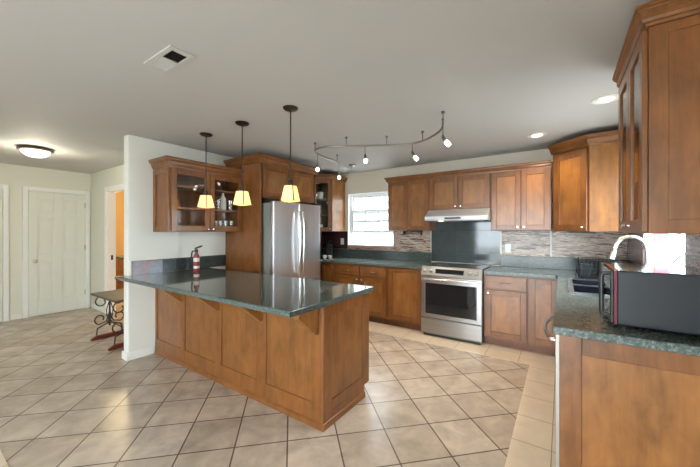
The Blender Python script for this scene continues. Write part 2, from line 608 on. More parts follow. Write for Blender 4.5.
def wall_cabinet(label, loc, rz, w, h, depth, fronts, group='wall cabinets', cr=None, hollow=False, shelves=(), kname='wall_cabinet', end_panel=None):
    r = thing(kname, label, 'cabinet', loc, rz, group)
    if hollow:
        t = 0.018
        b = B().box(0, t, 0, depth, 0, h).box(w - t, w, 0, depth, 0, h).box(t, w - t, depth - 0.012, depth, 0, h)
        b.box(t, w - t, 0, depth - 0.012, 0, t).box(t, w - t, 0, depth - 0.012, h - t, h)
        b.box(t, w - t, 0, t, h - 0.05, h - t)
        b.done('body', WOOD, r)
        for z in shelves:
            B().box(t, w - t, 0.025, depth - 0.013, z, z + 0.018).done('shelf', WOODIN, r)
    else:
        B().box(0, w, 0, depth, 0, h).done('body', WOOD, r, bevel=0.002)
    for f in fronts:
        shaker_door(r, f[1], f[2], f[3], f[4], (f[5], f[6]), glass=(f[0] == 'glass'))
    if cr:
        path, z0, ch, pr = cr
        crown(path, z0, ch, pr, r)
    return r

# ------------------------------------------------------------------ the room
CZ = 2.43
XR = 0.62          # right wall
YB = 4.65          # back wall
XP = -3.84         # kitchen side of the partition wall
XH = -7.10         # far hall wall
YH = 2.02          # hall side wall
YF = -2.8

struct(B().box(-9.2, 0.9, YF - 0.15, 4.95, -0.12, 0.0).done('floor', FLOORM))
struct(B().box(-0.28, 0.10, 0.38, 4.14, 0.0, 0.003).done('floor_border_right', BORDERM))
struct(B().box(-3.6, -0.2805, 3.72, 4.14, 0.0, 0.003).done('floor_border_back', BORDERM))
struct(B().box(-7.10, -0.2805, 0.05, 0.38, 0.0, 0.003).done('floor_border_front', BORDERM))
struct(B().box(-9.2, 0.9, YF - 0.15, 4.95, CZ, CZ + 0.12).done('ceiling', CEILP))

# back wall with its window opening
wx0, wx1, wz0, wz1 = -3.216, -2.30, 1.135, 2.06
b = B().box(-3.9, wx0, YB, YB + 0.15, 0, CZ).box(wx1, XR + 0.15, YB, YB + 0.15, 0, CZ)
b.box(wx0, wx1, YB, YB + 0.15, 0, wz0).box(wx0, wx1, YB, YB + 0.15, wz1, CZ)
struct(b.done('wall_back', BACKP))
# right wall with the sink window
sy0, sy1, sz0, sz1 = 2.69, 3.88, 1.10, 2.05
b = B().box(XR, XR + 0.15, YF, sy0, 0, CZ).box(XR, XR + 0.15, sy1, YB, 0, CZ)
b.box(XR, XR + 0.15, sy0, sy1, 0, sz0).box(XR, XR + 0.15, sy0, sy1, sz1, CZ)
struct(b.done('wall_right', WALLP))
struct(B().box(XP - 0.115, XP, 1.41, YB, 0, CZ).done('wall_partition', WALLP, bevel=0.012))
# hall side wall with a doorway
dx0, dx1, dz1 = -6.33, -5.42, 2.06
b = B().box(-9.12, dx0, YH, YH + 0.12, 0, CZ).box(dx1, XP - 0.116, YH, YH + 0.12, 0, CZ).box(dx0, dx1, YH, YH + 0.12, dz1, CZ)
struct(b.done('wall_hall_side', HALLP))
struct(B().box(XH - 0.12, XH, YF, YH, 0, CZ).done('wall_left', HALLP))
# wall behind the viewer with wide patio openings
b = B()
ops = [(-2.7, 0.35)]
xs = [XH] + [q for o_ in ops for q in o_] + [XR]
for i in range(0, len(xs), 2):
    b.box(xs[i], xs[i + 1], YF - 0.15, YF, 0, CZ)
for o_ in ops:
    b.box(o_[0], o_[1], YF - 0.15, YF, 2.2, CZ)
struct(b.done('wall_front', WALLP))
for k, o_ in enumerate(ops):
    w_ = B()
    xm = (o_[0] + o_[1]) / 2
    for q in (o_[0], xm - 0.04, o_[1] - 0.08):
        w_.box(q, q + 0.08, YF - 0.11, YF - 0.05, 0.0, 2.2)
    w_.box(o_[0] + 0.08, o_[1] - 0.08, YF - 0.11, YF - 0.05, 2.12, 2.2)
    struct(w_.done('window_%d' % (k + 3), VINYL))
# room beyond the doorway
struct(B().box(-9.0, -4.6, 3.30, 3.42, 0, CZ).done('wall_bath_back', TANP))
struct(B().box(-9.12, -9.0, YH + 0.12, 3.42, 0, CZ).done('wall_bath_left', TANP))
struct(B().box(-4.6, -4.5, YH + 0.12, 3.42, 0, CZ).done('wall_bath_right', TANP))

# baseboards
bb = [('baseboard_partition', (XP - 0.128, XP + 0.012, 1.397, 1.409, 0, 0.085)), ('baseboard_partition_side', (XP, XP + 0.012, 1.409, 1.665, 0, 0.085)),
      ('baseboard_left', (XH, XH + 0.012, 1.005 + 0.02, 1.14, 0, 0.08)), ('baseboard_hall', (XH + 0.08, dx0 - 0.08, YH - 0.012, YH, 0, 0.08)), ('baseboard_hall_side', (dx1 + 0.08, XP - 0.13, YH - 0.012, YH, 0, 0.08))]
for n_, q in bb:
    struct(B().box(*q).done(n_, TRIMW, bevel=0.004))
# doorway casing
b = B().box(dx0 - 0.065, dx0, YH - 0.018, YH, 0, dz1 + 0.065).box(dx1, dx1 + 0.065, YH - 0.018, YH, 0, dz1 + 0.065).box(dx0, dx1, YH - 0.018, YH, dz1, dz1 + 0.065)
b.box(dx0, dx0 + 0.016, YH, YH + 0.12, 0, dz1).box(dx1 - 0.016, dx1, YH, YH + 0.12, 0, dz1).box(dx0 + 0.016, dx1 - 0.016, YH, YH + 0.12, dz1 - 0.016, dz1)
struct(b.done('trim_1', TRIMW))
struct(B().box(dx0 + 0.0165, dx0 + 0.020, YH + 0.05, YH + 0.08, 0.90, 0.98).done('trim_2', BRONZE))

# hall doors (face +x)
def six_panel(n, y0, y1, z1, knob_y):
    d = B().box(XH, XH + 0.010, y0, y1, 0.012, z1)
    d = struct(d.done('door_%d' % n, DOORW))
    w = y1 - y0
    cols = [(y0 + 0.11, y0 + w / 2 - 0.055), (y0 + w / 2 + 0.055, y1 - 0.11)]
    rows = [(0.24, 0.88), (1.02, 1.62), (1.72, z1 - 0.12)]
    p = B()
    # stiles and rails standing proud of the field
    p.box(XH + 0.010, XH + 0.026, y0, cols[0][0], 0.012, z1).box(XH + 0.010, XH + 0.026, cols[1][1], y1, 0.012, z1)
    p.box(XH + 0.010, XH + 0.026, cols[0][1], cols[1][0], 0.012, z1)
    zs = [0.012, rows[0][0], rows[0][1], rows[1][0], rows[1][1], rows[2][0], rows[2][1], z1]
    for c in cols:
        for i in range(0, 8, 2):
            p.box(XH + 0.010, XH + 0.026, c[0], c[1], zs[i], zs[i + 1])
    p.done('door_frame', DOORW, d, bevel=0.004)
    p = B()
    for c in cols:
        for r in rows:
            p.box(XH + 0.010, XH + 0.019, c[0] + 0.035, c[1] - 0.035, r[0] + 0.035, r[1] - 0.035)
    p.done('raised_panels', DOORW, d, bevel=0.006)
    B().lathe([(0.026, 0.0), (0.026, 0.006), (0.010, 0.010), (0.010, 0.030), (0.024, 0.040), (0.028, 0.052), (0.022, 0.064), (0.0, 0.068)], (XH + 0.026, knob_y, 0.90), 16, 'X').done('door_knob', CHROME, d, smooth=True)
    for z in (0.25, 1.05, 1.80):
        yy = y1 if knob_y < (y0 + y1) / 2 else y0
        B().box(XH + 0.027, XH + 0.034, yy - 0.008, yy + 0.008, z, z + 0.09).done('hinge', CHROME, d)
    c = B().box(XH, XH + 0.032, y0 - 0.066, y0 - 0.004, 0, z1 + 0.07).box(XH, XH + 0.032, y1 + 0.004, y1 + 0.066, 0, z1 + 0.07).box(XH, XH + 0.032, y0 - 0.004, y1 + 0.004, z1 + 0.005, z1 + 0.07)
    struct(c.done('trim_%d' % (n + 3), TRIMW, bevel=0.004))

six_panel(1, 1.215, 1.93, 2.035, 1.285)
six_panel(2, 0.20, 0.935, 2.035, 0.865)

# back window: double hung with grilles, lower half open to the sky
def window_back():
    f = B()
    y0, y1 = YB + 0.07, YB + 0.13
    f.box(wx0, wx0 + 0.045, y0, y1, wz0, wz1).box(wx1 - 0.045, wx1, y0, y1, wz0, wz1)
    f.box(wx0 + 0.045, wx1 - 0.045, y0, y1, wz1 - 0.045, wz1).box(wx0 + 0.045, wx1 - 0.045, y0, y1, wz0, wz0 + 0.02)
    w = struct(f.done('window_1', VINYL))
    xa, xb = wx0 + 0.045, wx1 - 0.045
    # upper sash rails, meeting rail and the raised lower sash
    s = B()
    s.box(xa, xb, y0 + 0.03, y0 + 0.055, 1.70, 1.735)
    s.box(xa, xb, y0 + 0.03, y0 + 0.055, wz1 - 0.075, wz1 - 0.045)
    s.box(xa, xa + 0.03, y0 + 0.03, y0 + 0.055, 1.735, wz1 - 0.075).box(xb - 0.03, xb, y0 + 0.03, y0 + 0.055, 1.735, wz1 - 0.075)
    for k in (1, 2):
        x = xa + (xb - xa) * k / 3
        s.box(x - 0.011, x + 0.011, y0 + 0.038, y0 + 0.048, 1.735, wz1 - 0.075)
    s.box(xa + 0.03, xb - 0.03, y0 + 0.039, y0 + 0.047, 1.868, 1.880)
    s.done('upper_sash', VINYL, w)
    s = B()
    s.box(xa, xb, y0, y0 + 0.025, 1.355, 1.395).box(xa, xb, y0, y0 + 0.025, 1.735, 1.765)
    s.box(xa, xa + 0.035, y0, y0 + 0.025, 1.395, 1.735).box(xb - 0.035, xb, y0, y0 + 0.025, 1.395, 1.735)
    for k in (1, 2):
        x = xa + (xb - xa) * k / 3
        s.box(x - 0.011, x + 0.011, y0 + 0.008, y0 + 0.018, 1.395, 1.735)
    s.box(xa + 0.035, xb - 0.035, y0 + 0.004, y0 + 0.021, 1.545, 1.580)
    s.done('lower_sash', VINYL, w)
    B().box(xa, xb, y0 + 0.042, y0 + 0.044, 1.735, wz1 - 0.075).done('glass_pane', WGLASS, w)
    B().box(xa + 0.035, xb - 0.035, y0 + 0.012, y0 + 0.014, 1.395, 1.735).done('glass_pane', WGLASS, w)
window_back()
b = B().box(wx0, wx0 + 0.006, YB - 0.001, YB + 0.069, wz0, wz1).box(wx1 - 0.006, wx1, YB - 0.001, YB + 0.069, wz0, wz1)
b.box(wx0 + 0.006, wx1 - 0.006, YB - 0.001, YB + 0.069, wz1 - 0.006, wz1).box(wx0 + 0.006, wx1 - 0.006, YB - 0.001, YB + 0.069, wz0, wz0 + 0.008)
struct(b.done('trim_6', TRIMW))

def window_sink():
    f = B()
    x0, x1 = XR + 0.07, XR + 0.13
    f.box(x0, x1, sy0, sy0 + 0.03, sz0, sz1).box(x0, x1, sy1 - 0.03, sy1, sz0, sz1)
    f.box(x0, x1, sy0 + 0.03, sy1 - 0.03, sz1 - 0.045, sz1).box(x0, x1, sy0 + 0.03, sy1 - 0.03, sz0, sz0 + 0.03)
    f.box(x0 + 0.01, x1 - 0.01, sy0 + 0.03, sy1 - 0.03, 1.56, 1.60)
    w = struct(f.done('window_2', VINYL))
    B().box(x0 + 0.028, x0 + 0.032, sy0 + 0.03, sy1 - 0.03, sz0 + 0.03, 1.56).done('glass_pane', WGLASS, w)
    B().box(x0 + 0.028, x0 + 0.032, sy0 + 0.03, sy1 - 0.03, 1.60, sz1 - 0.045).done('glass_pane', WGLASS, w)
window_sink()
b = B().box(XR - 0.001, XR + 0.069, sy0, sy1, sz0, sz0 + 0.008).box(XR - 0.001, XR + 0.069, sy0, sy0 + 0.008, sz0 + 0.008, sz1).box(XR - 0.001, XR + 0.069, sy1 - 0.008, sy1, sz0 + 0.008, sz1)
struct(b.done('trim_7', TRIMW))

# ------------------------------------------------------------------ peninsula
pen = thing('peninsula_cabinet', 'long paneled wood peninsula base under the tiled granite breakfast bar', 'cabinet', (-2.58, 1.97, 0))
Mp = Matrix.Translation((2.58, -1.97, 0))
X0, X1, Y0, Y1 = XP + 0.001, -1.385, 1.68, 2.30
poly = [(X0, Y0), (X1, Y0), (X1, Y1), (X0, Y1)]
B().box(X0, X1 - 0.002, Y0 + 0.015, Y1 - 0.001, 0.10, 0.872).done('body', WOOD, pen, M=Mp)
B().box(X0, X1 - 0.002, Y0 + 0.015, Y1 - 0.075, 0.0, 0.099).done('toe_kick', TOEWOOD, pen, M=Mp)
# framed front: stiles, rails and four recessed fields
fields = [(-3.80, -3.295), (-3.20, -2.665), (-2.565, -2.085), (-1.965, -1.488)]
b = B()
xs = [X0] + [q for f in fields for q in f] + [X1]
for i in range(0, len(xs), 2):
    b.box(xs[i], xs[i + 1], Y0, Y0 + 0.0149, 0.0, 0.872)
for f in fields:
    b.box(f[0], f[1], Y0, Y0 + 0.0149, 0.0, 0.165).box(f[0], f[1], Y0, Y0 + 0.0149, 0.80, 0.872)
b.done('front_frame', WOOD, pen, bevel=0.003, M=Mp)
for f in fields:
    B().box(f[0] + 0.001, f[1] - 0.001, Y0 + 0.010, Y0 + 0.0145, 0.166, 0.799).done('front_panel', WOODB, pen, M=Mp)
# framed end (faces the range aisle)
b = B()
e0, e1 = Y0 + 0.016, Y1
b.box(X1 - 0.001, X1 + 0.014, e0 - 0.016, e0 + 0.085, 0.0, 0.872).box(X1 - 0.001, X1 + 0.014, e1 - 0.10, e1, 0.10, 0.872)
b.box(X1 - 0.001, X1 + 0.014, e0 + 0.085, e1 - 0.10, 0.10, 0.175).box(X1 - 0.001, X1 + 0.014, e0 + 0.085, e1 - 0.10, 0.78, 0.872)
b.box(X1 - 0.001, X1 + 0.014, e0 + 0.085, e1 - 0.075, 0.0, 0.0995)
b.done('end_frame', WOOD, pen, bevel=0.003, M=Mp)
B().box(X1 - 0.001, X1 + 0.005, e0 + 0.086, e1 - 0.101, 0.176, 0.779).done('end_panel', WOODB, pen, M=Mp)
b = sweep([(X0 + 0.015, Y0), (X1 + 0.014, Y0), (X1 + 0.014, Y1 - 0.076)], [(0.0005, 0), (0.010, 0), (0.010, 0.03), (0.006, 0.042), (0.0005, 0.046)], 0.0)
b.done('base_molding', WOODH, pen, M=Mp)
for xc in (-3.247, -2.615, -2.025, -1.437):
    pr = [(Y0 - 0.0005, 0.872), (Y0 - 0.0005, 0.665), (Y0 - 0.025, 0.665), (Y0 - 0.20, 0.815), (Y0 - 0.20, 0.872)]
    B().prism(pr, xc - 0.025, xc + 0.025, 'X').done('corbel', WOODP, pen, bevel=0.002, M=Mp)

# peninsula top wraps the end of the wall
PT = thing('peninsula_countertop', 'glossy green granite tile bar top on the wood peninsula', 'countertop', (-2.58, 1.85, 0.873))
Mt = Matrix.Translation((2.58, -1.85, -0.873))
xw = XP - 0.115
B().prism([(-3.925, 1.325), (-1.335, 1.325), (-1.335, 2.33), (XP + 0.001, 2.33), (XP + 0.001, 1.409), (-3.925, 1.409)], 0.873, 0.911, 'Z').done('granite_top', GRANT, PT, bevel=0.004, M=Mt)
B().box(-3.925, -1.334, 1.320, 1.3248, 0.880, 0.905).done('edge_tile', GRAN, PT, M=Mt)
# backsplash on the partition wall
bs = thing('tile_backsplash', 'low green tile backsplash with red accents above the peninsula bar', 'backsplash', (XP, 1.95, 0.912))
Mb = Matrix.Translation((-XP, -1.95, -0.912))
B().box(XP + 0.001, XP + 0.014, 1.76, 2.575, 0.912, 1.065).done('green_tiles', BSPL, bs, bevel=0.001, M=Mb)
B().box(XP + 0.001, XP + 0.014, 1.445, 1.759, 0.912, 1.065).done('accent_tiles', BSRED, bs, bevel=0.001, M=Mb)

# ------------------------------------------------------------------ wall cabinet with glass doors over the bar
gy0, gy1 = 1.668, 2.574
gc = wall_cabinet('glass door wall cabinet on the white partition wall above the bar', (-3.485, gy0, 1.38), PI / 2, gy1 - gy0, 0.74, 0.353,
                  [('glass', 0.01, 0.451, 0.01, 0.69, 0.43, 0.03), ('glass', 0.456, 0.90, 0.01, 0.69, 0.49, 0.03)],
                  cr=([(0.0, 0.352), (0.0, 0.0), (gy1 - gy0, 0.0)], 0.70, 0.105, 0.06), hollow=True, shelves=(0.26, 0.50), kname='glass_wall_cabinet', group=None)
b = door_frame_b(0, 0.35, 0, 0.695, 0.012, 0.055)
b.done('side_frame', WOOD, gc, bevel=0.002, M=Matrix.Translation((0, 0.001, 0)) @ Matrix.Rotation(-PI / 2, 4, 'Z') @ Matrix.Translation((-0.352, 0.0, 0)))

# ------------------------------------------------------------------ fridge enclosure and fridge
fe = thing('fridge_surround', 'tall wood fridge surround with upper doors and crown', 'cabinet', (-3.46, 3.11, 0))
Mf = Matrix.Translation((3.46, -3.11, 0))
B().box(XP + 0.001, -3.12, 2.577, 2.600, 0, 2.26).done('side_panel', WOOD, fe, bevel=0.002, M=Mf)
B().box(XP + 0.001, -3.12, 3.625, 3.648, 0, 2.26).done('side_panel', WOOD, fe, bevel=0.002, M=Mf)
B().box(XP + 0.001, -3.14, 2.601, 3.624, 1.815, 2.26).done('upper_box', WOOD, fe, bevel=0.002, M=Mf)
Md = Mf @ Matrix.Translation((-3.139, 2.601, 1.815)) @ Matrix.Rotation(PI / 2, 4, 'Z')
shaker_door(fe, 0.02, 0.508, 0.02, 0.425, (0.475, 0.05), M=Md)
shaker_door(fe, 0.515, 1.003, 0.02, 0.425, (0.55, 0.05), M=Md)
sweep([(XP + 0.05, 2.576), (-3.115, 2.576), (-3.115, 3.649)], crown_prof(0.10, 0.065), 2.245).done('crown_molding', WOODH, fe, M=Mf)

fr = thing('refrigerator', 'stainless steel french door refrigerator in the wood surround', 'refrigerator', (-3.3, 3.09, 0))
Mr = Matrix.Translation((3.3, -3.09, 0))
fy0, fy1, fx = 2.640, 3.540, -2.945
B().box(-3.72, -3.012, fy0 + 0.004, fy1 - 0.004, 0.02, 1.745).done('body', GREYSIDE, fr, bevel=0.006, M=Mr)
fm = (fy0 + fy1) / 2
for k, (a, c, hy) in enumerate(((fy0, fm - 0.003, fm - 0.036), (fm + 0.003, fy1, fm + 0.036))):
    d = B().box(-3.010, fx, a, c, 0.74, 1.765).done('door', STEELV, fr, bevel=0.012, M=Mr)
    s_ = 1 if k else -1
    pts = [(fx - 0.004, hy, 1.66), (fx + 0.035, hy, 1.65)]
    for j in range(9):
        t = j / 8
        pts.append((fx + 0.045 + 0.018 * math.sin(PI * t), hy, 1.62 - 0.76 * t))
    pts += [(fx + 0.035, hy, 0.83), (fx - 0.004, hy, 0.82)]
    B().tube(pts, 0.0105, 10).done('handle', CHROME, d, smooth=True, M=Mr)
d = B().box(-3.010, fx, fy0, fy1, 0.06, 0.733).done('freezer_drawer', STEELV, fr, bevel=0.012, M=Mr)
B().tube([(fx - 0.004, fy0 + 0.08, 0.66), (fx + 0.045, fy0 + 0.08, 0.66), (fx + 0.05, fm, 0.66), (fx + 0.045, fy1 - 0.08, 0.66), (fx - 0.004, fy1 - 0.08, 0.66)], 0.012, 10).done('handle', CHROME, d, smooth=True, M=Mr)
B().box(-3.4, -3.02, fy0 + 0.02, fy1 - 0.02, 0.0, 0.019).done('foot_grille', BLACK, fr, M=Mr)
for yy in (fy0 + 0.05, fy1 - 0.05):
    B().box(-3.05, -2.96, yy - 0.03, yy + 0.03, 1.7655, 1.78).done('hinge_cover', BLACK, fr, bevel=0.003, M=Mr)

# ------------------------------------------------------------------ diagonal corner wall cabinets
def offs_poly(poly, pts):
    return pts

# left corner, glass door
lc = thing('corner_cabinet', 'tall corner wall cabinet with glass door beside the back window', 'cabinet', (-3.5, 4.4, 1.385))
Ml = Matrix.Translation((3.5, -4.4, -1.385))
zb, zt = 1.385, 2.30
A_, C_, D_ = (-3.515, 3.99), (-3.285, 4.25), (-3.285, YB - 0.001)
plan = [(XP + 0.001, 3.99), A_, C_, D_, (XP + 0.001, YB - 0.001)]
b = B().prism(plan, zb, zb + 0.018, 'Z').prism(plan, zt - 0.02, zt, 'Z')
b.box(XP + 0.001, A_[0], 3.991, 4.008, zb + 0.018, zt - 0.02).box(-3.302, -3.285, 4.251, YB - 0.001, zb + 0.018, zt - 0.02)
b.box(XP + 0.001, XP + 0.012, 4.008, YB - 0.001, zb + 0.018, zt - 0.02).box(XP + 0.012, -3.302, YB - 0.012, YB - 0.001, zb + 0.018, zt - 0.02)
b.done('body', WOOD, lc, M=Ml)
b = door_frame_b(4.255, YB - 0.005, zb, zt - 0.01, 0.010, 0.055)
b.box(4.31, YB - 0.06, -0.003, 0, zb + 0.05, zt - 0.06)
b.done('side_panel', WOODP, lc, bevel=0.002, M=Ml @ Matrix.Translation((-3.2845, 0, 0)) @ Matrix.Rotation(PI / 2, 4, 'Z'))
for z in (1.66, 1.93):
    B().prism([(XP + 0.013, 4.01), (A_[0] - 0.01, 4.01), (-3.31, 4.255), (-3.31, YB - 0.014), (XP + 0.013, YB - 0.014)], z, z + 0.016, 'Z').done('shelf', WOODIN, lc, M=Ml)
dv = Vector((C_[0] - A_[0], C_[1] - A_[1]))
ang = math.atan2(dv.y, dv.x)
Mdoor = Ml @ Matrix.Translation((A_[0], A_[1], 0)) @ Matrix.Rotation(ang, 4, 'Z')
shaker_door(lc, 0.006, dv.length - 0.006, zb + 0.006, zt - 0.03, (dv.length - 0.035, zb + 0.04), M=Mdoor, glass=True, fr=0.062)
sweep([(A_[0] - 0.0, A_[1]), (C_[0] + 0.011, C_[1] - 0.005), (D_[0] + 0.011, YB - 0.002)], crown_prof(0.085, 0.055), zt - 0.03).done('crown_molding', WOODH, lc, M=Ml)

# right corner, solid door
rc = thing('corner_cabinet', 'tall corner wall cabinet with solid door right of the back uppers', 'cabinet', (0.3, 4.35, 1.385))
Mq = Matrix.Translation((-0.3, -4.35, -1.385))
zt = 2.30
A2, C2 = (-0.088, 4.325), (0.228, 4.025)
plan = [(A2[0], YB - 0.001), A2, C2, (XR - 0.001, 4.025), (XR - 0.001, YB - 0.001)]
B().prism(plan, zb, zt, 'Z').done('body', WOOD, rc, bevel=0.002, M=Mq)
b = door_frame_b(C2[0] + 0.004, XR - 0.004, zb, zt - 0.01, 0.010, 0.055)
b.box(C2[0] + 0.059, XR - 0.06, -0.003, 0, zb + 0.05, zt - 0.06)
b.done('side_panel', WOODP, rc, bevel=0.002, M=Mq @ Matrix.Translation((0, 4.0245, 0)))
dv = Vector((C2[0] - A2[0], C2[1] - A2[1]))
Mdoor = Mq @ Matrix.Translation((A2[0], A2[1], 0)) @ Matrix.Rotation(math.atan2(dv.y, dv.x), 4, 'Z')
shaker_door(rc, 0.03, dv.length - 0.012, zb + 0.006, zt - 0.045, (dv.length - 0.05, zb + 0.045), M=Mdoor, fr=0.07)
sweep([(A2[0] - 0.008, YB - 0.33), (A2[0] - 0.008, A2[1] - 0.004), (C2[0] - 0.004, C2[1] - 0.012), (XR - 0.002, C2[1] - 0.012)][1:], crown_prof(0.10, 0.065), zt - 0.03).done('crown_molding', WOODH, rc, M=Mq)

# ------------------------------------------------------------------ back run of wall cabinets
yc = 4.345
dep = YB - yc - 0.001
def upper(label, x0, x1, z0, mid, end_left=False, end_right=False):
    h = 2.165 - z0
    w = x1 - x0
    m = mid - x0
    path = ([(0.0, dep)] if end_left else []) + [(0.0, 0.0), (w, 0.0)] + ([(w, dep)] if end_right else [])
    return wall_cabinet(label, (x0, yc, z0), 0, w, h, dep,
                        [('door', 0.012, m - 0.003, 0.008, h - 0.03, m - 0.035, 0.045), ('door', m + 0.003, w - 0.012, 0.008, h - 0.03, m + 0.035, 0.045)],
                        cr=(path, h - 0.025, 0.075, 0.048))
upper('two door wall cabinet between the back window and the hood', -2.245, -1.582, 1.395, -1.918, end_left=True)
upper('short two door wall cabinet directly above the steel hood', -1.580, -0.762, 1.685, -1.171)
upper('two door wall cabinet on the back wall right of the hood', -0.760, -0.105, 1.395, -0.418)

# range hood
hd = thing('range_hood', 'stainless under-cabinet range hood above the cooktop', 'hood', (-1.171, 4.4, 1.52))
Mh = Matrix.Translation((1.171, -4.4, -1.52))
hx0, hx1 = -1.577, -0.765
B().prism([(YB - 0.013, 1.684), (4.30, 1.684), (4.155, 1.590), (4.150, 1.585), (4.150, 1.535), (4.16, 1.53), (YB - 0.013, 1.53)], hx0, hx1, 'X').done('canopy', HOODM, hd, bevel=0.003, M=Mh)
B().box(-1.30, -1.09, 4.1465, 4.1495, 1.548, 1.572).done('control_strip', BLACK, hd, M=Mh)
B().box(hx0 + 0.05, hx1 - 0.05, 4.20, 4.60, 1.524, 1.5295).done('filter', simple('filter_mesh', (0.25, 0.25, 0.25), 0.4, 0.8), hd, M=Mh)
B().lathe([(0.0, 1.519), (0.03, 1.520), (0.034, 1.5235)], (-1.36, 4.19, 0), 16).done('hood_lamp', LENSM, hd, M=Mh)
lamp('hood_light', 'SPOT', (-1.36 + 1.171, 4.22 - 4.4, 1.51 - 1.52), 3, (1, 0.85, 0.6), 0.03, spot=2.2, parent=hd)

# ------------------------------------------------------------------ back run of base cabinets
yb = 4.065
G1 = 'base cabinets along the back wall'
base_cabinet('narrow one door base cabinet nearest the refrigerator', (-3.34, yb, 0), 0, 0.28, [('door', 0.012, 0.262, 0.125, 0.855, 0.235, 0.80)], group=G1)
w = 0.95
base_cabinet('two drawer two door base cabinet under the back window', (-3.057, yb, 0), 0, w,
             [('drawer', 0.02, w / 2 - 0.012, 0.70, 0.855), ('drawer', w / 2 + 0.012, w - 0.02, 0.70, 0.855),
              ('door', 0.02, w / 2 - 0.012, 0.125, 0.685, w / 2 - 0.045, 0.645), ('door', w / 2 + 0.012, w - 0.02, 0.125, 0.685, w / 2 + 0.045, 0.645)], group=G1)
w = 0.535
base_cabinet('single full height door base cabinet left of the range', (-2.105, yb, 0), 0, w, [('door', 0.02, w - 0.02, 0.125, 0.855, w - 0.05, 0.81)], group=G1)
w = 0.468
base_cabinet('one drawer one door base cabinet right of the range', (-0.792, yb, 0), 0, w,
             [('drawer', 0.025, w - 0.012, 0.70, 0.855), ('door', 0.025, w - 0.012, 0.125, 0.685, 0.055, 0.645)], group=G1)
base_cabinet('corner base cabinet with one plain panel by the right counter', (-0.322, yb, 0), 0, 0.315,
             [('door', 0.012, 0.285, 0.125, 0.855)], group=G1)

# ------------------------------------------------------------------ right run of base cabinets
G2 = 'base cabinets under the sink counter'
base_cabinet('sink base cabinet with two doors under the black sink', (0.015, 3.80, 0), -PI / 2, 1.255,
             [('door', 0.02, 0.62, 0.125, 0.855, 0.59, 0.80), ('door', 0.635, 1.235, 0.125, 0.855, 0.665, 0.80)], group=G2, open_top=True)
base_cabinet('blind corner base cabinet where the two counters meet', (0.015, 4.64, 0), -PI / 2, 0.835,
             [('door', 0.61, 0.82, 0.125, 0.855, 0.79, 0.80)], group=G2)
dw = thing('dishwasher', 'stainless dishwasher with bowed handle beside the counter end panel', 'dishwasher', (0.3, 2.24, 0))
Mw = Matrix.Translation((-0.3, -2.24, 0))
B().box(0.022, 0.60, 1.935, 2.54, 0.10, 0.868).done('tub', GREYSIDE, dw, M=Mw)
d = B().box(-0.030, 0.021, 1.937, 2.537, 0.115, 0.868).done('door', simple('dishwasher_steel', (0.42, 0.39, 0.35), 0.45, 0.7), dw, bevel=0.004, M=Mw)
pts = [(-0.028, 1.99, 0.81), (-0.05, 1.99, 0.81)]
for j in range(9):
    t = j / 8
    pts.append((-0.052 - 0.034 * math.sin(PI * t), 1.99 + 0.50 * t, 0.812))
pts += [(-0.05, 2.49, 0.81), (-0.028, 2.49, 0.81)]
B().tube(pts, 0.010, 10).done('handle', CHROME, d, smooth=True, M=Mw)
B().box(0.08, 0.60, 1.94, 2.535, 0.0, 0.099).done('toe_kick', BLACK, dw, M=Mw)

ep = thing('end_panel', 'framed wood end panel closing the right counter toward the viewer', 'panel', (0.31, 1.915, 0))
Me = Matrix.Translation((-0.31, -1.915, 0))
b = door_frame_b(-0.012, XR - 0.003, 0.0, 0.872, 0.012, 0.092)
b.box(-0.012, XR - 0.003, 0.0, 0.018, 0, 0.872)
b.done('frame', WOOD, ep, bevel=0.003, M=Me @ Matrix.Translation((0, 1.913, 0)))
B().box(0.081, XR - 0.096, 1.909, 1.9125, 0.093, 0.779).done('field', WOODP, ep, M=Me)

# ------------------------------------------------------------------ granite counters
CT = [0.873, 0.914]
ctl = thing('countertop', 'green granite counter left of the range below the back window', 'countertop', (-2.7, 4.33, CT[0]))
Mc = Matrix.Translation((2.7, -4.33, -CT[0]))
B().prism([(XP + 0.001, 3.655), (-3.36, 3.655), (-3.30, 4.02), (-1.568, 4.02), (-1.568, YB - 0.001), (XP + 0.001, YB - 0.001)], *CT, 'Z').done('slab', GRAN, ctl, bevel=0.006, M=Mc)
B().box(XP + 0.015, -1.66, YB - 0.022, YB - 0.001, CT[1] + 0.0005, 1.062).done('upstand', GRANU, ctl, bevel=0.002, M=Mc)
B().box(XP + 0.001, XP + 0.014, 3.66, YB - 0.023, CT[1] + 0.0005, 1.062).done('upstand', GRANU, ctl, bevel=0.002, M=Mc)

skx0, skx1, sky0, sky1 = 0.055, 0.485, 2.935, 3.76
ctr = thing('countertop', 'green granite corner counter from the range around to the sink', 'countertop', (0.2, 3.3, CT[0]))
Mc = Matrix.Translation((-0.2, -3.3, -CT[0]))
xe = -0.040
b = B()
b.prism([(-0.788, 4.02), (-0.06, 4.02), (xe, 4.0), (xe, sky1), (XR - 0.001, sky1), (XR - 0.001, YB - 0.001), (-0.788, YB - 0.001)], *CT, 'Z')
b.box(xe, skx0, sky0, sky1, *CT).box(skx1, XR - 0.001, sky0, sky1, *CT)
b.box(xe, XR - 0.001, 1.860, sky0, *CT)
b.done('slab', GRAN, ctr, bevel=0.005, M=Mc)
B().box(-0.69, XR - 0.002, YB - 0.022, YB - 0.001, CT[1] + 0.0005, 1.062).done('upstand', GRANU, ctr, bevel=0.002, M=Mc)
B().box(XR - 0.015, XR - 0.001, 1.88, YB - 0.023, CT[1] + 0.0005, 1.062).done('upstand', GRANU, ctr, bevel=0.002, M=Mc)

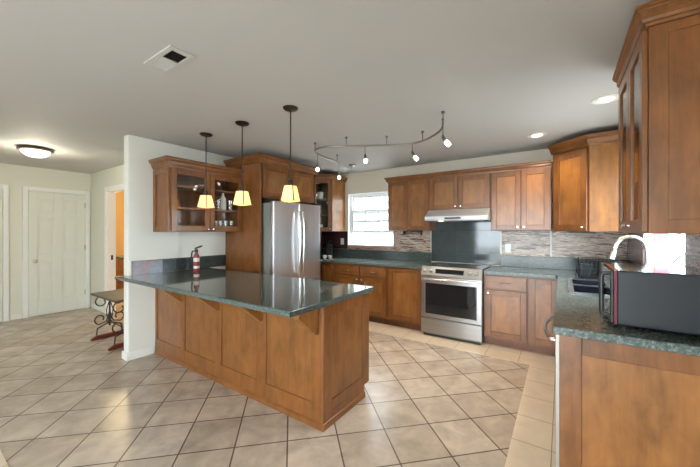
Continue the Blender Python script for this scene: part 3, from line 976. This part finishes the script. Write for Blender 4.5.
# ------------------------------------------------------------------ wall tile panels
def tiles(label, mat, q, name='tile_backsplash'):
    o = B().box(*q).done(name, mat, bevel=0.001)
    return tag(o, label, 'backsplash')
tiles('dark slate tile panel behind the range below the hood', SLATE, (-1.655, -0.70, YB - 0.012, YB - 0.001, 0.93, 1.685))
tiles('wavy strip mosaic on the back wall between window and slate', MOSAIC, (-2.17, -1.665, YB - 0.010, YB - 0.001, 1.064, 1.393))
tiles('stone mosaic strip under the back window sill', STONE, (-3.21, -2.17, YB - 0.010, YB - 0.001, 1.064, 1.134))
tiles('small stone mosaic stack just right of the back window', STONE, (-2.298, -2.172, YB - 0.010, YB - 0.001, 1.136, 1.393))
tiles('dark red tile left of the back window', MAROON, (XP + 0.014, -3.22, YB - 0.010, YB - 0.001, 1.064, 1.383))
tiles('dark red tile on the side wall behind the refrigerator corner', MAROONY, (XP + 0.001, XP + 0.010, 3.66, YB - 0.012, 1.064, 1.383))
tiles('wavy strip mosaic on the back wall right of the slate', MOSAIC, (-0.675, -0.125, YB - 0.010, YB - 0.001, 1.064, 1.393))
tiles('wavy strip mosaic in the right back corner behind the dish rack', MOSAIC2 if False else MOSAIC, (-0.105, XR - 0.012, YB - 0.010, YB - 0.001, 1.064, 1.384))
tiles('brown wavy mosaic on the right wall past the sink window', MOSAIC2, (XR - 0.010, XR - 0.001, sy1 + 0.01, YB - 0.012, 1.064, 1.384))
tiles('brown swirl mosaic on the right wall nearest the viewer', MOSAIC2, (XR - 0.010, XR - 0.001, 1.90, sy0 - 0.01, 1.064, 1.374))
for k, x in enumerate((-1.663, -0.699, -0.124)):
    struct(B().box(x, x + (0.007 if k == 0 else 0.022 if k == 1 else 0.018), YB - 0.0135, YB - 0.001, 1.064, 1.392).done('trim_%d' % (8 + k), TRIMW))

# ------------------------------------------------------------------ slide-in range
rg = thing('range', 'stainless slide-in electric range with black oven window', 'oven', (-1.177, 4.3, 0))
Mg = Matrix.Translation((1.177, -4.3, 0))
rx0, rx1, ry = -1.560, -0.797, 3.985
B().box(rx0 + 0.004, rx1 - 0.004, ry + 0.03, 4.63, 0.03, 0.905).done('body', GREYSIDE, rg, M=Mg)
B().box(rx0, rx1, ry + 0.055, 4.625, 0.906, 0.922).done('cooktop', BLACKG, rg, bevel=0.003, M=Mg)
BURN = simple('burner_ring', (0.09, 0.09, 0.09), 0.25)
for (bx, by, br_) in ((-1.36, 4.20, 0.10), (-1.00, 4.20, 0.085), (-1.36, 4.46, 0.075), (-1.00, 4.46, 0.105)):
    B().lathe([(br_ - 0.004, 0.9222), (br_, 0.9222), (br_, 0.9228), (br_ - 0.004, 0.9228)], (bx, by, 0), 32).done('burner', BURN, rg, M=Mg)
ca, cz = Vector((0, ry - 0.020, 0.806)), Vector((0, ry + 0.030, 0.920))     # lower and upper edge of the sloping fascia
cp = B().prism([(ry + 0.054, 0.924), (ry + 0.034, 0.924), (cz.y, cz.z), (ca.y, ca.z), (ry + 0.054, ca.z)], rx0, rx1, 'X').done('control_panel', STEEL, rg, bevel=0.003, M=Mg)
cu = (cz - ca).normalized()
cn_ = Vector((0, -cu.z, cu.y))
def onface(px, t, out):
    q = ca + (cz - ca) * t + cn_ * out
    return Matrix.Translation((px, q.y, q.z)) @ Matrix(((1, 0, 0, 0), (0, -cn_.y, cu.y, 0), (0, -cn_.z, cu.z, 0), (0, 0, 0, 1)))
B().box(-0.185, 0.175, -0.003, 0.0, -0.030, 0.030).done('display', BLACKG, cp, M=Mg @ onface(-1.185, 0.52, 0.0))
for x in (-1.505, -1.425, -0.935, -0.855):
    B().lathe([(0.0, -0.030), (0.021, -0.029), (0.024, -0.024), (0.024, -0.006), (0.028, 0.0)], (0, 0, 0), 18, 'Y').done('knob', CHROME, cp, smooth=True, M=Mg @ onface(x, 0.52, 0.0))
od = B()
for q in ((rx0, rx0 + 0.058, 0.255, 0.795), (rx1 - 0.058, rx1, 0.255, 0.795), (rx0 + 0.058, rx1 - 0.058, 0.255, 0.305), (rx0 + 0.058, rx1 - 0.058, 0.705, 0.795)):
    od.box(q[0], q[1], ry - 0.012, ry + 0.028, q[2], q[3])
od = od.done('oven_door', STEEL, rg, bevel=0.003, M=Mg)
B().box(rx0 + 0.057, rx1 - 0.057, ry - 0.008, ry + 0.02, 0.304, 0.706).done('oven_window', BLACKG, od, M=Mg)
B().tube([(rx0 + 0.03, ry - 0.010, 0.762), (rx0 + 0.03, ry - 0.052, 0.762), (rx1 - 0.03, ry - 0.052, 0.762), (rx1 - 0.03, ry - 0.010, 0.762)], 0.013, 10).done('handle', CHROME, od, smooth=True, M=Mg)
B().box(rx0, rx1, ry - 0.010, ry + 0.028, 0.055, 0.243).done('storage_drawer', STEEL, rg, bevel=0.003, M=Mg)
B().box(rx0 + 0.02, rx1 - 0.02, ry + 0.03, 4.6, 0.0, 0.029).done('base', BLACK, rg, M=Mg)

# ------------------------------------------------------------------ near right wall cabinet
nw = 2.62 - 1.90
nh = 2.315 - 1.378
nc = wall_cabinet('tall glass door wall cabinet at the near right above the microwave', (0.318, 2.62, 1.378), -PI / 2, nw, nh, XR - 0.319,
                  [('glass', 0.006, nw / 2 - 0.003, 0.006, nh - 0.02, nw / 2 - 0.03, 0.04), ('glass', nw / 2 + 0.003, nw - 0.006, 0.006, nh - 0.02, nw / 2 + 0.03, 0.04)],
                  cr=([(0.0, 0.0), (nw + 0.012, 0.0), (nw + 0.012, XR - 0.32)], nh - 0.022, 0.085, 0.050), hollow=True, shelves=(0.28, 0.56), kname='glass_wall_cabinet', group=None)
b = door_frame_b(0.0, XR - 0.32, 0, nh, 0.012, 0.062)
b.box(0.06, XR - 0.38, -0.004, 0, 0.06, nh - 0.06)
b.done('end_panel', WOOD, nc, bevel=0.003, M=Matrix.Translation((nw + 0.0005, 0, 0)) @ Matrix.Rotation(PI / 2, 4, 'Z'))

# ------------------------------------------------------------------ sink, faucet, microwave, dish rack
sk = thing('sink', 'black double bowl sink set in the granite under the window', 'sink', (0.27, 3.35, 0.70))
Ms = Matrix.Translation((-0.27, -3.35, -0.70))
b = B()
ym = 3.37
b.box(skx0 + 0.002, skx1 - 0.002, sky0 + 0.002, sky1 - 0.002, 0.70, 0.712)
for q in ((skx0 + 0.002, skx0 + 0.022, sky0 + 0.002, sky1 - 0.002), (skx1 - 0.022, skx1 - 0.002, sky0 + 0.002, sky1 - 0.002), (skx0 + 0.022, skx1 - 0.022, sky0 + 0.002, sky0 + 0.022), (skx0 + 0.022, skx1 - 0.022, sky1 - 0.022, sky1 - 0.002), (skx0 + 0.022, skx1 - 0.022, ym - 0.012, ym + 0.012)):
    b.box(q[0], q[1], q[2], q[3], 0.712, 0.915)
b.done('bowls', SINKM, sk, M=Ms)
b = B()
rz0, rz1 = 0.9152, 0.923
for q in ((skx0 - 0.012, skx0 + 0.022, sky0 - 0.012, sky1 + 0.012), (skx1 - 0.022, skx1 + 0.012, sky0 - 0.012, sky1 + 0.012), (skx0 + 0.022, skx1 - 0.022, sky0 - 0.012, sky0 + 0.022), (skx0 + 0.022, skx1 - 0.022, sky1 - 0.022, sky1 + 0.012), (skx0 + 0.022, skx1 - 0.022, ym - 0.012, ym + 0.012)):
    b.box(q[0], q[1], q[2], q[3], rz0, rz1)
b.done('rim', simple('sink_rim', (0.20, 0.21, 0.22), 0.18, 0.6), sk, M=Ms)

fc = thing('faucet', 'tall brushed nickel gooseneck faucet behind the sink', 'faucet', (0.53, 3.21, 0.9145))
B().lathe([(0.030, 0), (0.030, 0.008), (0.022, 0.016), (0.018, 0.05), (0.016, 0.06)], (0, 0, 0), 18).done('base', FAUCETM, fc, smooth=True)
pts = [(0, 0, 0.05), (0, 0, 0.15), (0, 0, 0.33)]
R_ = 0.095
for j in range(1, 10):
    a = PI * j / 10 * 1.08
    pts.append((-R_ + R_ * math.cos(a), 0, 0.33 + R_ * 1.05 * math.sin(a)))
B().tube(pts, 0.0160, 12).done('spout', FAUCETM, fc, smooth=True)
B().tube([(-0.192, 0, 0.330), (-0.198, 0, 0.30), (-0.208, 0, 0.255)], 0.017, 12, radii=[0.016, 0.020, 0.022]).done('spray_head', FAUCETM, fc, smooth=True)
B().tube([(-0.216, 0.0, 0.305), (-0.212, 0, 0.285)], 0.0075, 8).done('button', BLACK, fc)
B().tube([(0, -0.018, 0.075), (-0.005, -0.05, 0.10), (-0.01, -0.085, 0.13)], 0.007, 8).done('lever', FAUCETM, fc, smooth=True)

mw = thing('microwave', 'black microwave with red edged door on the right counter end', 'microwave', (0.385, 2.235, 0.9145))
Mm = Matrix.Translation((-0.385, -2.235, -0.9145))
mx0, mx1, my0, my1, mz0, mz1 = 0.222, 0.600, 1.990, 2.480, 0.930, 1.196
B().box(mx0, mx1, my0, my1, mz0, mz1).done('case', MWSIDE, mw, bevel=0.006, M=Mm)
d = B().box(mx0 - 0.026, mx0 - 0.012, my0 + 0.002, my1 - 0.10, mz0 + 0.004, mz1 - 0.003).done('door', BLACKG, mw, bevel=0.003, M=Mm)
B().box(mx0 - 0.0118, mx0 - 0.0005, my0 - 0.001, my1 + 0.001, mz0 + 0.001, mz1).done('red_bezel', REDTRIM, mw, M=Mm)
B().box(mx0 - 0.024, mx0 - 0.0122, my1 - 0.098, my1, mz0 + 0.004, mz1 - 0.003).done('control_panel', BLACK, mw, M=Mm)
yy = my0 + 0.03
B().tube([(mx0 - 0.025, yy, mz1 - 0.015), (mx0 - 0.052, yy, mz1 - 0.018), (mx0 - 0.058, yy, mz1 - 0.03), (mx0 - 0.058, yy, mz0 + 0.055), (mx0 - 0.052, yy, mz0 + 0.043), (mx0 - 0.025, yy, mz0 + 0.04)], 0.0105, 10).done('handle', BLACK, d, smooth=True, M=Mm)
for x in (mx0 + 0.03, mx1 - 0.03):
    for y in (my0 + 0.03, my1 - 0.03):
        B().lathe([(0.012, 0.9145), (0.014, 0.9295)], (x, y, 0), 12).done('foot', BLACK, mw, M=Mm)

dr = thing('dish_rack', 'black wire dish rack on the counter beyond the sink', 'rack', (0.30, 4.03, 0.9145))
B().box(-0.17, 0.17, -0.21, 0.21, 0.0, 0.014).done('tray', BLACKM, dr, bevel=0.004)
b = B()
for z in (0.03, 0.10, 0.19):
    b.tube([(-0.16, -0.20, z), (0.16, -0.20, z), (0.16, 0.20, z), (-0.16, 0.20, z)], 0.004, 6, closed=True)
for k in range(11):
    x = -0.15 + 0.03 * k
    for y in (-0.20, 0.20):
        b.tube([(x, y, 0.014), (x, y, 0.19)], 0.0028, 6)
for k in range(13):
    y = -0.19 + 0.38 * k / 12
    for x in (-0.16, 0.16):
        b.tube([(x, y, 0.014), (x, y, 0.19)], 0.0028, 6)
b.done('wire_basket', BLACK, dr)
B().box(-0.15, -0.05, -0.195, -0.10, 0.0145, 0.15).done('cutlery_cup', BLACKM, dr, bevel=0.004)
tag(B().box(-0.11, 0.11, -0.009, 0.009, 0.0, 0.17).done('cutting_board', BOARDWOOD, bevel=0.006, loc=(0.44, 3.797, 0.9155)), 'light wooden cutting board standing against the dish rack', 'cutting board').rotation_euler = (math.radians(-3), 0, 0)

# window ornaments
wo = tag(B().prism([(0.0, 0.16), (0.028, 0.15), (0.045, 0.05), (0.05, -0.02), (0.035, -0.05), (0.01, -0.045), (-0.012, -0.055), (-0.04, -0.03), (-0.035, 0.05), (-0.02, 0.15)], -0.004, 0.004, 'X').done('suncatcher', PINK, loc=(XR + 0.035, 3.42, 1.33)), 'pink hanging ornament inside the sink window', 'ornament').rotation_euler = (0, 0, math.radians(75))
pts = []
for j in range(26):
    t = j / 25
    pts.append((0, 0.06 * math.sin(t * 7.5) * (1 - 0.3 * t), 0.30 - 0.33 * t))
tag(B().tube(pts, 0.004, 6).done('wire_ornament', BLACKM, loc=(XR + 0.035, 2.95, 1.20)), 'thin curled dark wire ornament inside the sink window', 'ornament').rotation_euler = (0, 0, math.radians(70))

# ------------------------------------------------------------------ small things on the bar and back counter
ex = thing('fire_extinguisher', 'small red fire extinguisher standing on the bar by the wall', 'fire extinguisher', (-3.60, 2.03, 0.9115))
B().lathe([(0.031, 0), (0.034, 0.006), (0.034, 0.165), (0.031, 0.185), (0.022, 0.205), (0.016, 0.212), (0.016, 0.225)], n=20).done('cylinder', RED, ex, smooth=True)
B().lathe([(0.0345, 0.035), (0.0345, 0.065)], n=20).done('label_band', LABELW, ex, smooth=True)
B().lathe([(0.0345, 0.115), (0.0345, 0.160)], n=20).done('label_band', LABELW, ex, smooth=True)
B().lathe([(0.020, 0.2255), (0.020, 0.250), (0.014, 0.262)], n=14).done('valve', BLACK, ex, smooth=True)
B().prism([(-0.02, 0.262), (0.06, 0.285), (0.075, 0.305), (0.06, 0.305), (-0.02, 0.278)], -0.008, 0.008, 'X').done('lever', BLACK, ex)
B().tube([(0, -0.018, 0.245), (0.0, -0.05, 0.24), (0.0, -0.058, 0.20), (0, -0.052, 0.12)], 0.008, 8).done('nozzle_hose', BLACK, ex, smooth=True)

kb = thing('knife_block', 'black knife block in the left counter corner', 'knife block', (-3.46, 4.42, 0.9145), 0.5)
B().prism([(-0.07, 0), (0.07, 0), (0.10, 0.16), (0.0, 0.24), (-0.07, 0.10)], -0.05, 0.05, 'X').done('block', BLACK, kb, bevel=0.004)
for k in range(3):
    B().box(-0.035 + 0.027 * k, -0.021 + 0.027 * k, 0.03, 0.055, 0.225, 0.30).done('knife_handle', BLACKM, kb)
cn = thing('canister', 'red lidded canister beside the refrigerator', 'canister', (-3.60, 4.20, 0.9145))
B().lathe([(0.055, 0), (0.06, 0.01), (0.06, 0.17), (0.055, 0.18)], n=20).done('body', simple('red_ceramic', (0.40, 0.03, 0.04), 0.15), cn, smooth=True)
B().lathe([(0.058, 0.1805), (0.058, 0.195), (0.02, 0.205), (0.012, 0.225), (0.0, 0.23)], n=20).done('lid', CHROME, cn, smooth=True)
for (x, y, lab) in ((-3.415, 4.225, 'left of two small white cups on the corner counter'), (-3.325, 4.25, 'right of two small white cups on the corner counter')):
    c = thing('cup', lab, 'cup', (x, y, 0.9145), group='white cups by the refrigerator')
    B().lathe([(0.024, 0), (0.032, 0.03), (0.036, 0.055), (0.033, 0.055), (0.028, 0.03), (0.0, 0.008)], n=18).done('bowl', CERAM, c, smooth=True)
    B().tube([(0.031, -0.002, 0.045), (0.05, -0.002, 0.04), (0.05, -0.002, 0.02), (0.028, -0.002, 0.015)], 0.0035, 6).done('handle', CERAM, c, smooth=True)

def plate(label, loc, rz, slots=2, n='outlet_plate', mat=WHITEP):
    r = thing(n, label, 'outlet', loc, rz)
    B().box(-0.036, 0.036, -0.006, 0, -0.058, 0.058).done('cover', mat, r, bevel=0.002)
    for z in (-0.02, 0.02):
        B().box(-0.016, 0.016, -0.008, -0.0061, z - 0.013, z + 0.013).done('socket', WHITEP if slots == 2 else BLACK, r, bevel=0.002)
    return r
plate('white outlet on the mosaic right of the slate panel', (-0.60, YB - 0.0105, 1.16), 0)
plate('white outlet on the dark red tile left of the window', (-3.335, YB - 0.0105, 1.20), 0)
th = thing('towel_holder', 'black paper towel holder under the left wall cabinet', 'holder', (-1.90, 4.52, 1.394))
B().box(-0.16, -0.145, -0.03, 0.03, -0.05, -0.001).done('bracket', BLACK, th)
B().box(0.12, 0.135, -0.03, 0.03, -0.07, -0.001).done('bracket', BLACK, th)
B().tube([(-0.152, 0, -0.04), (0.128, 0, -0.04)], 0.006, 8).done('rod', BLACK, th)

# glassware behind the glass doors
def tumbler(loc, label, grp, r=0.032, h=0.12, mat=TUMBL, name='drinking_glass', cat='glass'):
    o = B().lathe([(r * 0.8, 0), (r, h), (r - 0.003, h), (r * 0.8 - 0.003, 0.006), (0, 0.006)], n=16).done(name, mat, smooth=True, loc=loc)
    return tag(o, label, cat, grp)
gsrc = None
for zs, ys, lab, grp in ((1.399, (2.16, 2.23, 2.30, 2.37, 2.45), 'clear drinking glass on the bottom shelf of the bar cabinet', 'glasses on the bottom shelf'),
                         (1.659, (2.18, 2.27, 2.44), 'clear drinking glass on the middle shelf of the bar cabinet', 'glasses on the middle shelf')):
    for y in ys:
        for x in (-3.53, -3.62):
            if gsrc is None:
                gsrc = tumbler((x, y, zs), lab, grp)
            else:
                c = gsrc.copy()
                COL.objects.link(c)
                c.location = (x, y, zs)
                c['label'] = lab
                c['group'] = grp
def bottle(loc, label, mat):
    tag(B().lathe([(0.034, 0), (0.036, 0.01), (0.036, 0.14), (0.014, 0.175), (0.013, 0.21), (0.0, 0.211)], n=16).done('jar', mat, smooth=True, loc=loc), label, 'jar')
bottle((-3.56, 2.355, 1.659), 'white jar between glasses on the middle shelf of the bar cabinet', CERAM)
bottle((-3.62, 1.80, 1.399), 'dark bottle on the bottom shelf of the bar cabinet', BLACKM)
tag(B().lathe([(0.05, 0), (0.10, 0.05), (0.096, 0.05), (0.045, 0.006), (0, 0.006)], n=20).done('bowl', CERAM, smooth=True, loc=(-3.6, 1.95, 1.399)), 'white bowl on the bottom shelf of the bar cabinet', 'bowl')
tag(B().lathe([(0.05, 0), (0.06, 0.12), (0.056, 0.12), (0.046, 0.006), (0, 0.006)], n=20).done('pitcher', CERAM, smooth=True, loc=(-3.50, 4.20, 1.947)), 'white pitcher on the top shelf of the corner glass cabinet', 'pitcher')
tag(B().lathe([(0.045, 0), (0.055, 0.10), (0.051, 0.10), (0.041, 0.006), (0, 0.006)], n=20).done('jar', CERAM, smooth=True, loc=(-3.50, 4.20, 1.4035)), 'pale jar on the bottom of the corner glass cabinet', 'jar')

# ------------------------------------------------------------------ pendants
PY = 1.885
def pendant(loc, label):
    r = thing('pendant_light', label, 'lamp', loc, 0.3, 'pendant lights over the peninsula')
    B().lathe([(0.064, -0.001), (0.064, -0.008), (0.052, -0.020), (0.020, -0.026), (0.0, -0.027)], n=24).done('canopy', BRONZE, r, smooth=True)
    B().tube([(0, 0, -0.025), (0, 0, -0.615)], 0.0055, 8).done('rod', BRONZE, r, smooth=True)
    B().lathe([(0.007, -0.60), (0.022, -0.615), (0.024, -0.655), (0.030, -0.657)], n=16).done('socket', BRONZE, r, smooth=True)
    # four-sided flared shade: open top and bottom
    zt_, zb_, a, c = -0.658, -0.790, 0.040, 0.062
    b = B()
    def ring(h, w):
        return [b.bm.verts.new(p) for p in ((-w, -w, h), (w, -w, h), (w, w, h), (-w, w, h))]
    o1, o2, i2, i1 = ring(zt_, a), ring(zb_, c), ring(zb_, c - 0.003), ring(zt_, a - 0.003)
    fs = []
    for P_, Q_ in ((o1, o2), (o2, i2), (i2, i1), (i1, o1)):
        for k in range(4):
            fs.append(b.bm.faces.new((P_[k], P_[(k + 1) % 4], Q_[(k + 1) % 4], Q_[k])))
    bmesh.ops.recalc_face_normals(b.bm, faces=fs)
    sh = b.done('shade', SHADE, r)
    b = B()
    for sx, sy in ((-1, -1), (1, -1), (1, 1), (-1, 1)):
        b.tube([(sx * a, sy * a, zt_), (sx * c, sy * c, zb_)], 0.0045, 6)
    for w_, z_ in ((a, zt_), (c, zb_)):
        b.tube([(-w_, -w_, z_), (w_, -w_, z_), (w_, w_, z_), (-w_, w_, z_)], 0.0022, 6, closed=True)
    b.tube([(-a, 0, zt_), (a, 0, zt_)], 0.003, 6).tube([(0, -a, zt_), (0, a, zt_)], 0.003, 6)
    b.done('shade_frame', BRONZE, sh)
    B().lathe([(0.0, -0.745), (0.018, -0.738), (0.025, -0.715), (0.018, -0.69), (0.012, -0.658)], n=14).done('bulb', BULB, r, smooth=True)
    lamp('pendant_glow', 'POINT', (0, 0, -0.745), 0.75, (1.0, 0.80, 0.55), 0.03, parent=r)
    return r
p0 = pendant((-1.893, PY, CZ), 'amber glass pendant over the bar nearest the viewer, by the refrigerator')
dup(p0, (-2.539, PY, CZ), label='amber glass pendant over the bar, middle of the three')
dup(p0, (-3.154, PY, CZ), label='amber glass pendant over the bar nearest the white wall')

# ------------------------------------------------------------------ curved track light
tk = thing('track_light', 'curved monorail track light on the kitchen ceiling', 'lamp', (-1.9, 3.2, CZ))
tx, ty = 1.9, -3.2
ctrl = [(-0.83, 2.60), (-0.86, 2.70), (-0.95, 2.89), (-1.18, 3.10), (-1.38, 3.13), (-1.60, 3.04), (-1.80, 2.92), (-2.0, 2.80), (-2.16, 2.735), (-2.28, 2.72), (-2.39, 2.78), (-2.46, 2.92), (-2.49, 3.09), (-2.51, 3.30), (-2.57, 3.55), (-2.64, 3.92)]
def cat(P, n=6):
    out = []
    for i in range(len(P) - 1):
        p0_, p1_, p2_, p3_ = P[max(i - 1, 0)], P[i], P[i + 1], P[min(i + 2, len(P) - 1)]
        for j in range(n):
            t = j / n
            out.append(tuple(0.5 * (2 * p1_[k] + (p2_[k] - p0_[k]) * t + (2 * p0_[k] - 5 * p1_[k] + 4 * p2_[k] - p3_[k]) * t * t + (3 * p1_[k] - p0_[k] - 3 * p2_[k] + p3_[k]) * t ** 3) for k in range(len(p1_))))
    out.append(P[-1])
    return out
rail = [(x + tx, y + ty, -0.10) for x, y in cat(ctrl)]
B().tube(rail, 0.0105, 8).done('rail', RAILM, tk, smooth=True)
for (x, y) in ((-2.40, 2.79), (-1.97, 2.817), (-1.59, 3.045), (-1.20, 3.10), (-0.855, 2.69), (-2.53, 3.40)):
    B().tube([(x + tx, y + ty, -0.001), (x + tx, y + ty, -0.018), (x + tx, y + ty, -0.02), (x + tx, y + ty, -0.098)], 0.005, 8, radii=[0.016, 0.016, 0.005, 0.005]).done('standoff', RAILM, tk)
B().lathe([(0.06, -0.001), (0.06, -0.02), (0.045, -0.028), (0, -0.03)], (-2.72 + tx, 4.05 + ty, 0), 20).done('canopy', RAILM, tk, smooth=True)
B().tube([(-2.72 + tx, 4.05 + ty, -0.02), (-2.70 + tx, 4.0 + ty, -0.08), (-2.64 + tx, 3.92 + ty, -0.10)], 0.006, 8).done('feed', RAILM, tk)
for (x, y, lx, ly, ln) in ((-2.455, 2.90, 0.0, 0.0, 0.115), (-1.785, 2.91, 0.01, 0.0, 0.095), (-1.33, 3.135, 0.05, 0.03, 0.08), (-0.84, 2.64, 0.05, 0.02, 0.115), (-2.535, 3.45, 0.0, 0.0, 0.125)):
    x += tx; y += ty
    h = B().tube([(x, y, -0.095), (x, y, -0.11 - ln)], 0.0045, 8).done('stem', RAILM, tk, smooth=True)
    q = Vector((x + lx * 0.4, y + ly * 0.4, -0.16 - ln))
    e = Vector((x + lx, y + ly, -0.20 - ln))
    B().tube([(x, y, -0.105 - ln), (x, y, -0.12 - ln), q], 0.012, 10, radii=[0.009, 0.014, 0.016]).done('head', RAILM, h, smooth=True)
    B().tube([q, q.lerp(e, 0.5), e], 0.02, 12, radii=[0.016, 0.021, 0.015]).done('lamp_glass', SPOTB, h, smooth=True)
    lamp('track_glow', 'SPOT', (e.x, e.y, e.z - 0.01), 9, (1, 0.9, 0.75), 0.03, spot=1.9, parent=tk)

# ------------------------------------------------------------------ recessed cans, hall dome, vent
def can(loc, label):
    r = thing('recessed_light', label, 'lamp', loc, 0, 'recessed ceiling lights')
    B().lathe([(0.062, -0.001), (0.092, -0.001), (0.092, -0.006), (0.075, -0.010), (0.062, -0.006)], n=28).done('trim_ring', TRIMW, r, smooth=True)
    B().lathe([(0.0, -0.016), (0.035, -0.014), (0.060, -0.002)], n=24).done('lens', LENSM, r, smooth=True)
    lamp('can_glow', 'SPOT', (0, 0, -0.03), 15, (1, 0.85, 0.64), 0.05, spot=2.5, parent=r)
    return r
c0 = can((-0.225, 3.925, CZ), 'lit recessed ceiling light near the back wall above the corner cabinet')
dup(c0, (0.285, 3.16, CZ), label='lit recessed ceiling light beside the near right cabinet crown')

dm = thing('ceiling_light', 'round frosted dome ceiling light with bronze rim in the hall', 'lamp', (-5.446, 1.0, CZ))
B().lathe([(0.13, -0.001), (0.160, -0.012), (0.170, -0.028), (0.162, -0.040), (0.140, -0.042)], n=32).done('rim', simple('aged_brass', (0.16, 0.13, 0.09), 0.35, 0.6), dm, smooth=True)
B().lathe([(0.139, -0.043), (0.125, -0.072), (0.092, -0.098), (0.046, -0.112), (0.0, -0.116)], n=32).done('dome', DOMEM, dm, smooth=True)
lamp('dome_glow', 'POINT', (0, 0, -0.20), 6, (1.0, 0.93, 0.74), 0.12, parent=dm)
lamp('bath_glow', 'POINT', (-7.0, 2.35, 2.1), 34, (1.0, 0.78, 0.45), 0.1)

vt = thing('ceiling_vent', 'painted ceiling air register with one dark louvered half', 'vent', (-1.965, 0.94, CZ))
b = B()
for q in ((-0.165, 0.165, -0.075, -0.045), (-0.165, 0.165, 0.045, 0.075), (-0.165, -0.135, -0.045, 0.045), (0.125, 0.165, -0.045, 0.045), (-0.012, 0.008, -0.045, 0.045)):
    b.box(q[0], q[1], q[2], q[3], -0.010, -0.001)
b.done('frame', CEILP, vt, bevel=0.003)
B().box(0.008, 0.125, -0.045, 0.045, -0.003, -0.001).done('dark_opening', GRILLE, vt)
b = B()
for k in range(9):
    x = -0.130 + 0.0132 * k
    b.prism([(x, -0.010), (x + 0.011, -0.002), (x + 0.012, -0.003), (x + 0.001, -0.011)], -0.045, 0.045, 'Y')
b.done('light_louvers', CEILP, vt)
b = B()
for k in range(8):
    x = 0.012 + 0.0138 * k
    b.prism([(x + 0.010, -0.010), (x, -0.004), (x + 0.001, -0.003), (x + 0.011, -0.009)], -0.045, 0.045, 'Y')
b.done('dark_louvers', GRILLE, vt)

# ------------------------------------------------------------------ hall console table
ct = thing('console_table', 'dark wood hall table with wrought iron scroll trestles', 'table', (-4.62, 1.60, 0))
B().box(-0.40, 0.40, -0.175, 0.175, 0.565, 0.590).done('top', DARKWOOD, ct, bevel=0.004)
def spiral(cx, cz, r0, r1, a0, a1, n=22):
    return [(cx + (r0 + (r1 - r0) * j / n) * math.cos(a0 + (a1 - a0) * j / n), cz + (r0 + (r1 - r0) * j / n) * math.sin(a0 + (a1 - a0) * j / n)) for j in range(n + 1)]
for x in (-0.30, 0.27):
    t_ = B().prism([(-0.20, 0.0), (0.20, 0.0), (0.20, 0.02), (0.14, 0.055), (-0.14, 0.055), (-0.20, 0.02)], x - 0.022, x + 0.022, 'X').done('runner', REDWOOD, ct, bevel=0.004)
    iron = B()
    iron.tube([(x, 0, 0.565), (x, 0, 0.30), (x, 0, 0.15)], 0.011, 8)
    iron.tube([(x, -0.15, 0.558), (x, 0.15, 0.558)], 0.008, 8)
    for s_ in (-1, 1):
        up_ = spiral(-0.085, 0.475, 0.080, 0.028, PI / 2, PI / 2 + 1.75 * PI)
        iron.tube([(x, s_ * p[0], p[1]) for p in [(0.0, 0.556)] + up_], 0.008, 8)
        lo_ = spiral(-0.10, 0.255, 0.070, 0.030, -PI / 2, -PI / 2 - 1.7 * PI)
        iron.tube([(x, s_ * p[0], p[1]) for p in [(0.0, 0.36), (-0.015, 0.27), (-0.04, 0.21)] + lo_[1:]], 0.008, 8)
        iron.tube([(x, s_ * p[0], p[1]) for p in [(-0.01, 0.46), (-0.035, 0.36), (-0.03, 0.28), (0.0, 0.20)]], 0.006, 8)
        iron.tube([(x, s_ * p[0], p[1]) for p in [(0.0, 0.20), (-0.07, 0.17), (-0.13, 0.14), (-0.14, 0.055)]], 0.008, 8)
    iron.lathe([(0.0, -0.03), (0.024, -0.02), (0.030, 0.0), (0.024, 0.02), (0.0, 0.03)], (x, 0, 0.20), 12, 'X')
    iron.done('scroll_trestle', IRON, ct, smooth=True)
B().tube([(-0.30, 0, 0.20), (0.27, 0, 0.20)], 0.008, 8).done('stretcher', IRON, ct)

# vanity seen through the doorway
vn = thing('vanity', 'orange wood vanity with green top seen through the hall doorway', 'cabinet', (-7.35, 2.95, 0))
B().box(-0.6, 0.6, -0.30, 0.30, 0.08, 0.82).done('body', WOODP, vn, bevel=0.003)
B().box(-0.58, 0.58, -0.26, 0.30, 0.0, 0.079).done('toe_kick', TOEWOOD, vn)
B().box(-0.62, 0.62, -0.33, 0.31, 0.821, 0.855).done('top', GRAN, vn, bevel=0.004)
Mv = Matrix.Translation((0, -0.301, 0))
for k in range(3):
    drawer_front(vn, -0.30, 0.30, 0.12 + 0.235 * k, 0.12 + 0.235 * k + 0.215, M=Mv)

# ------------------------------------------------------------------ outside ground and added sky blocker
struct(B().box(-30, 30, -30, 40, -0.62, -0.5).done('ground', simple('pale_ground', (0.45, 0.44, 0.41), 0.9)))
struct(B().box(-14, 2, 9.0, 9.3, -0.5, 4.2).done('added_sky_blocker', simple('sky_blocker_grey', (0.38, 0.40, 0.42), 0.8)))  # added unseen panel, dims the sky so the back window grilles show
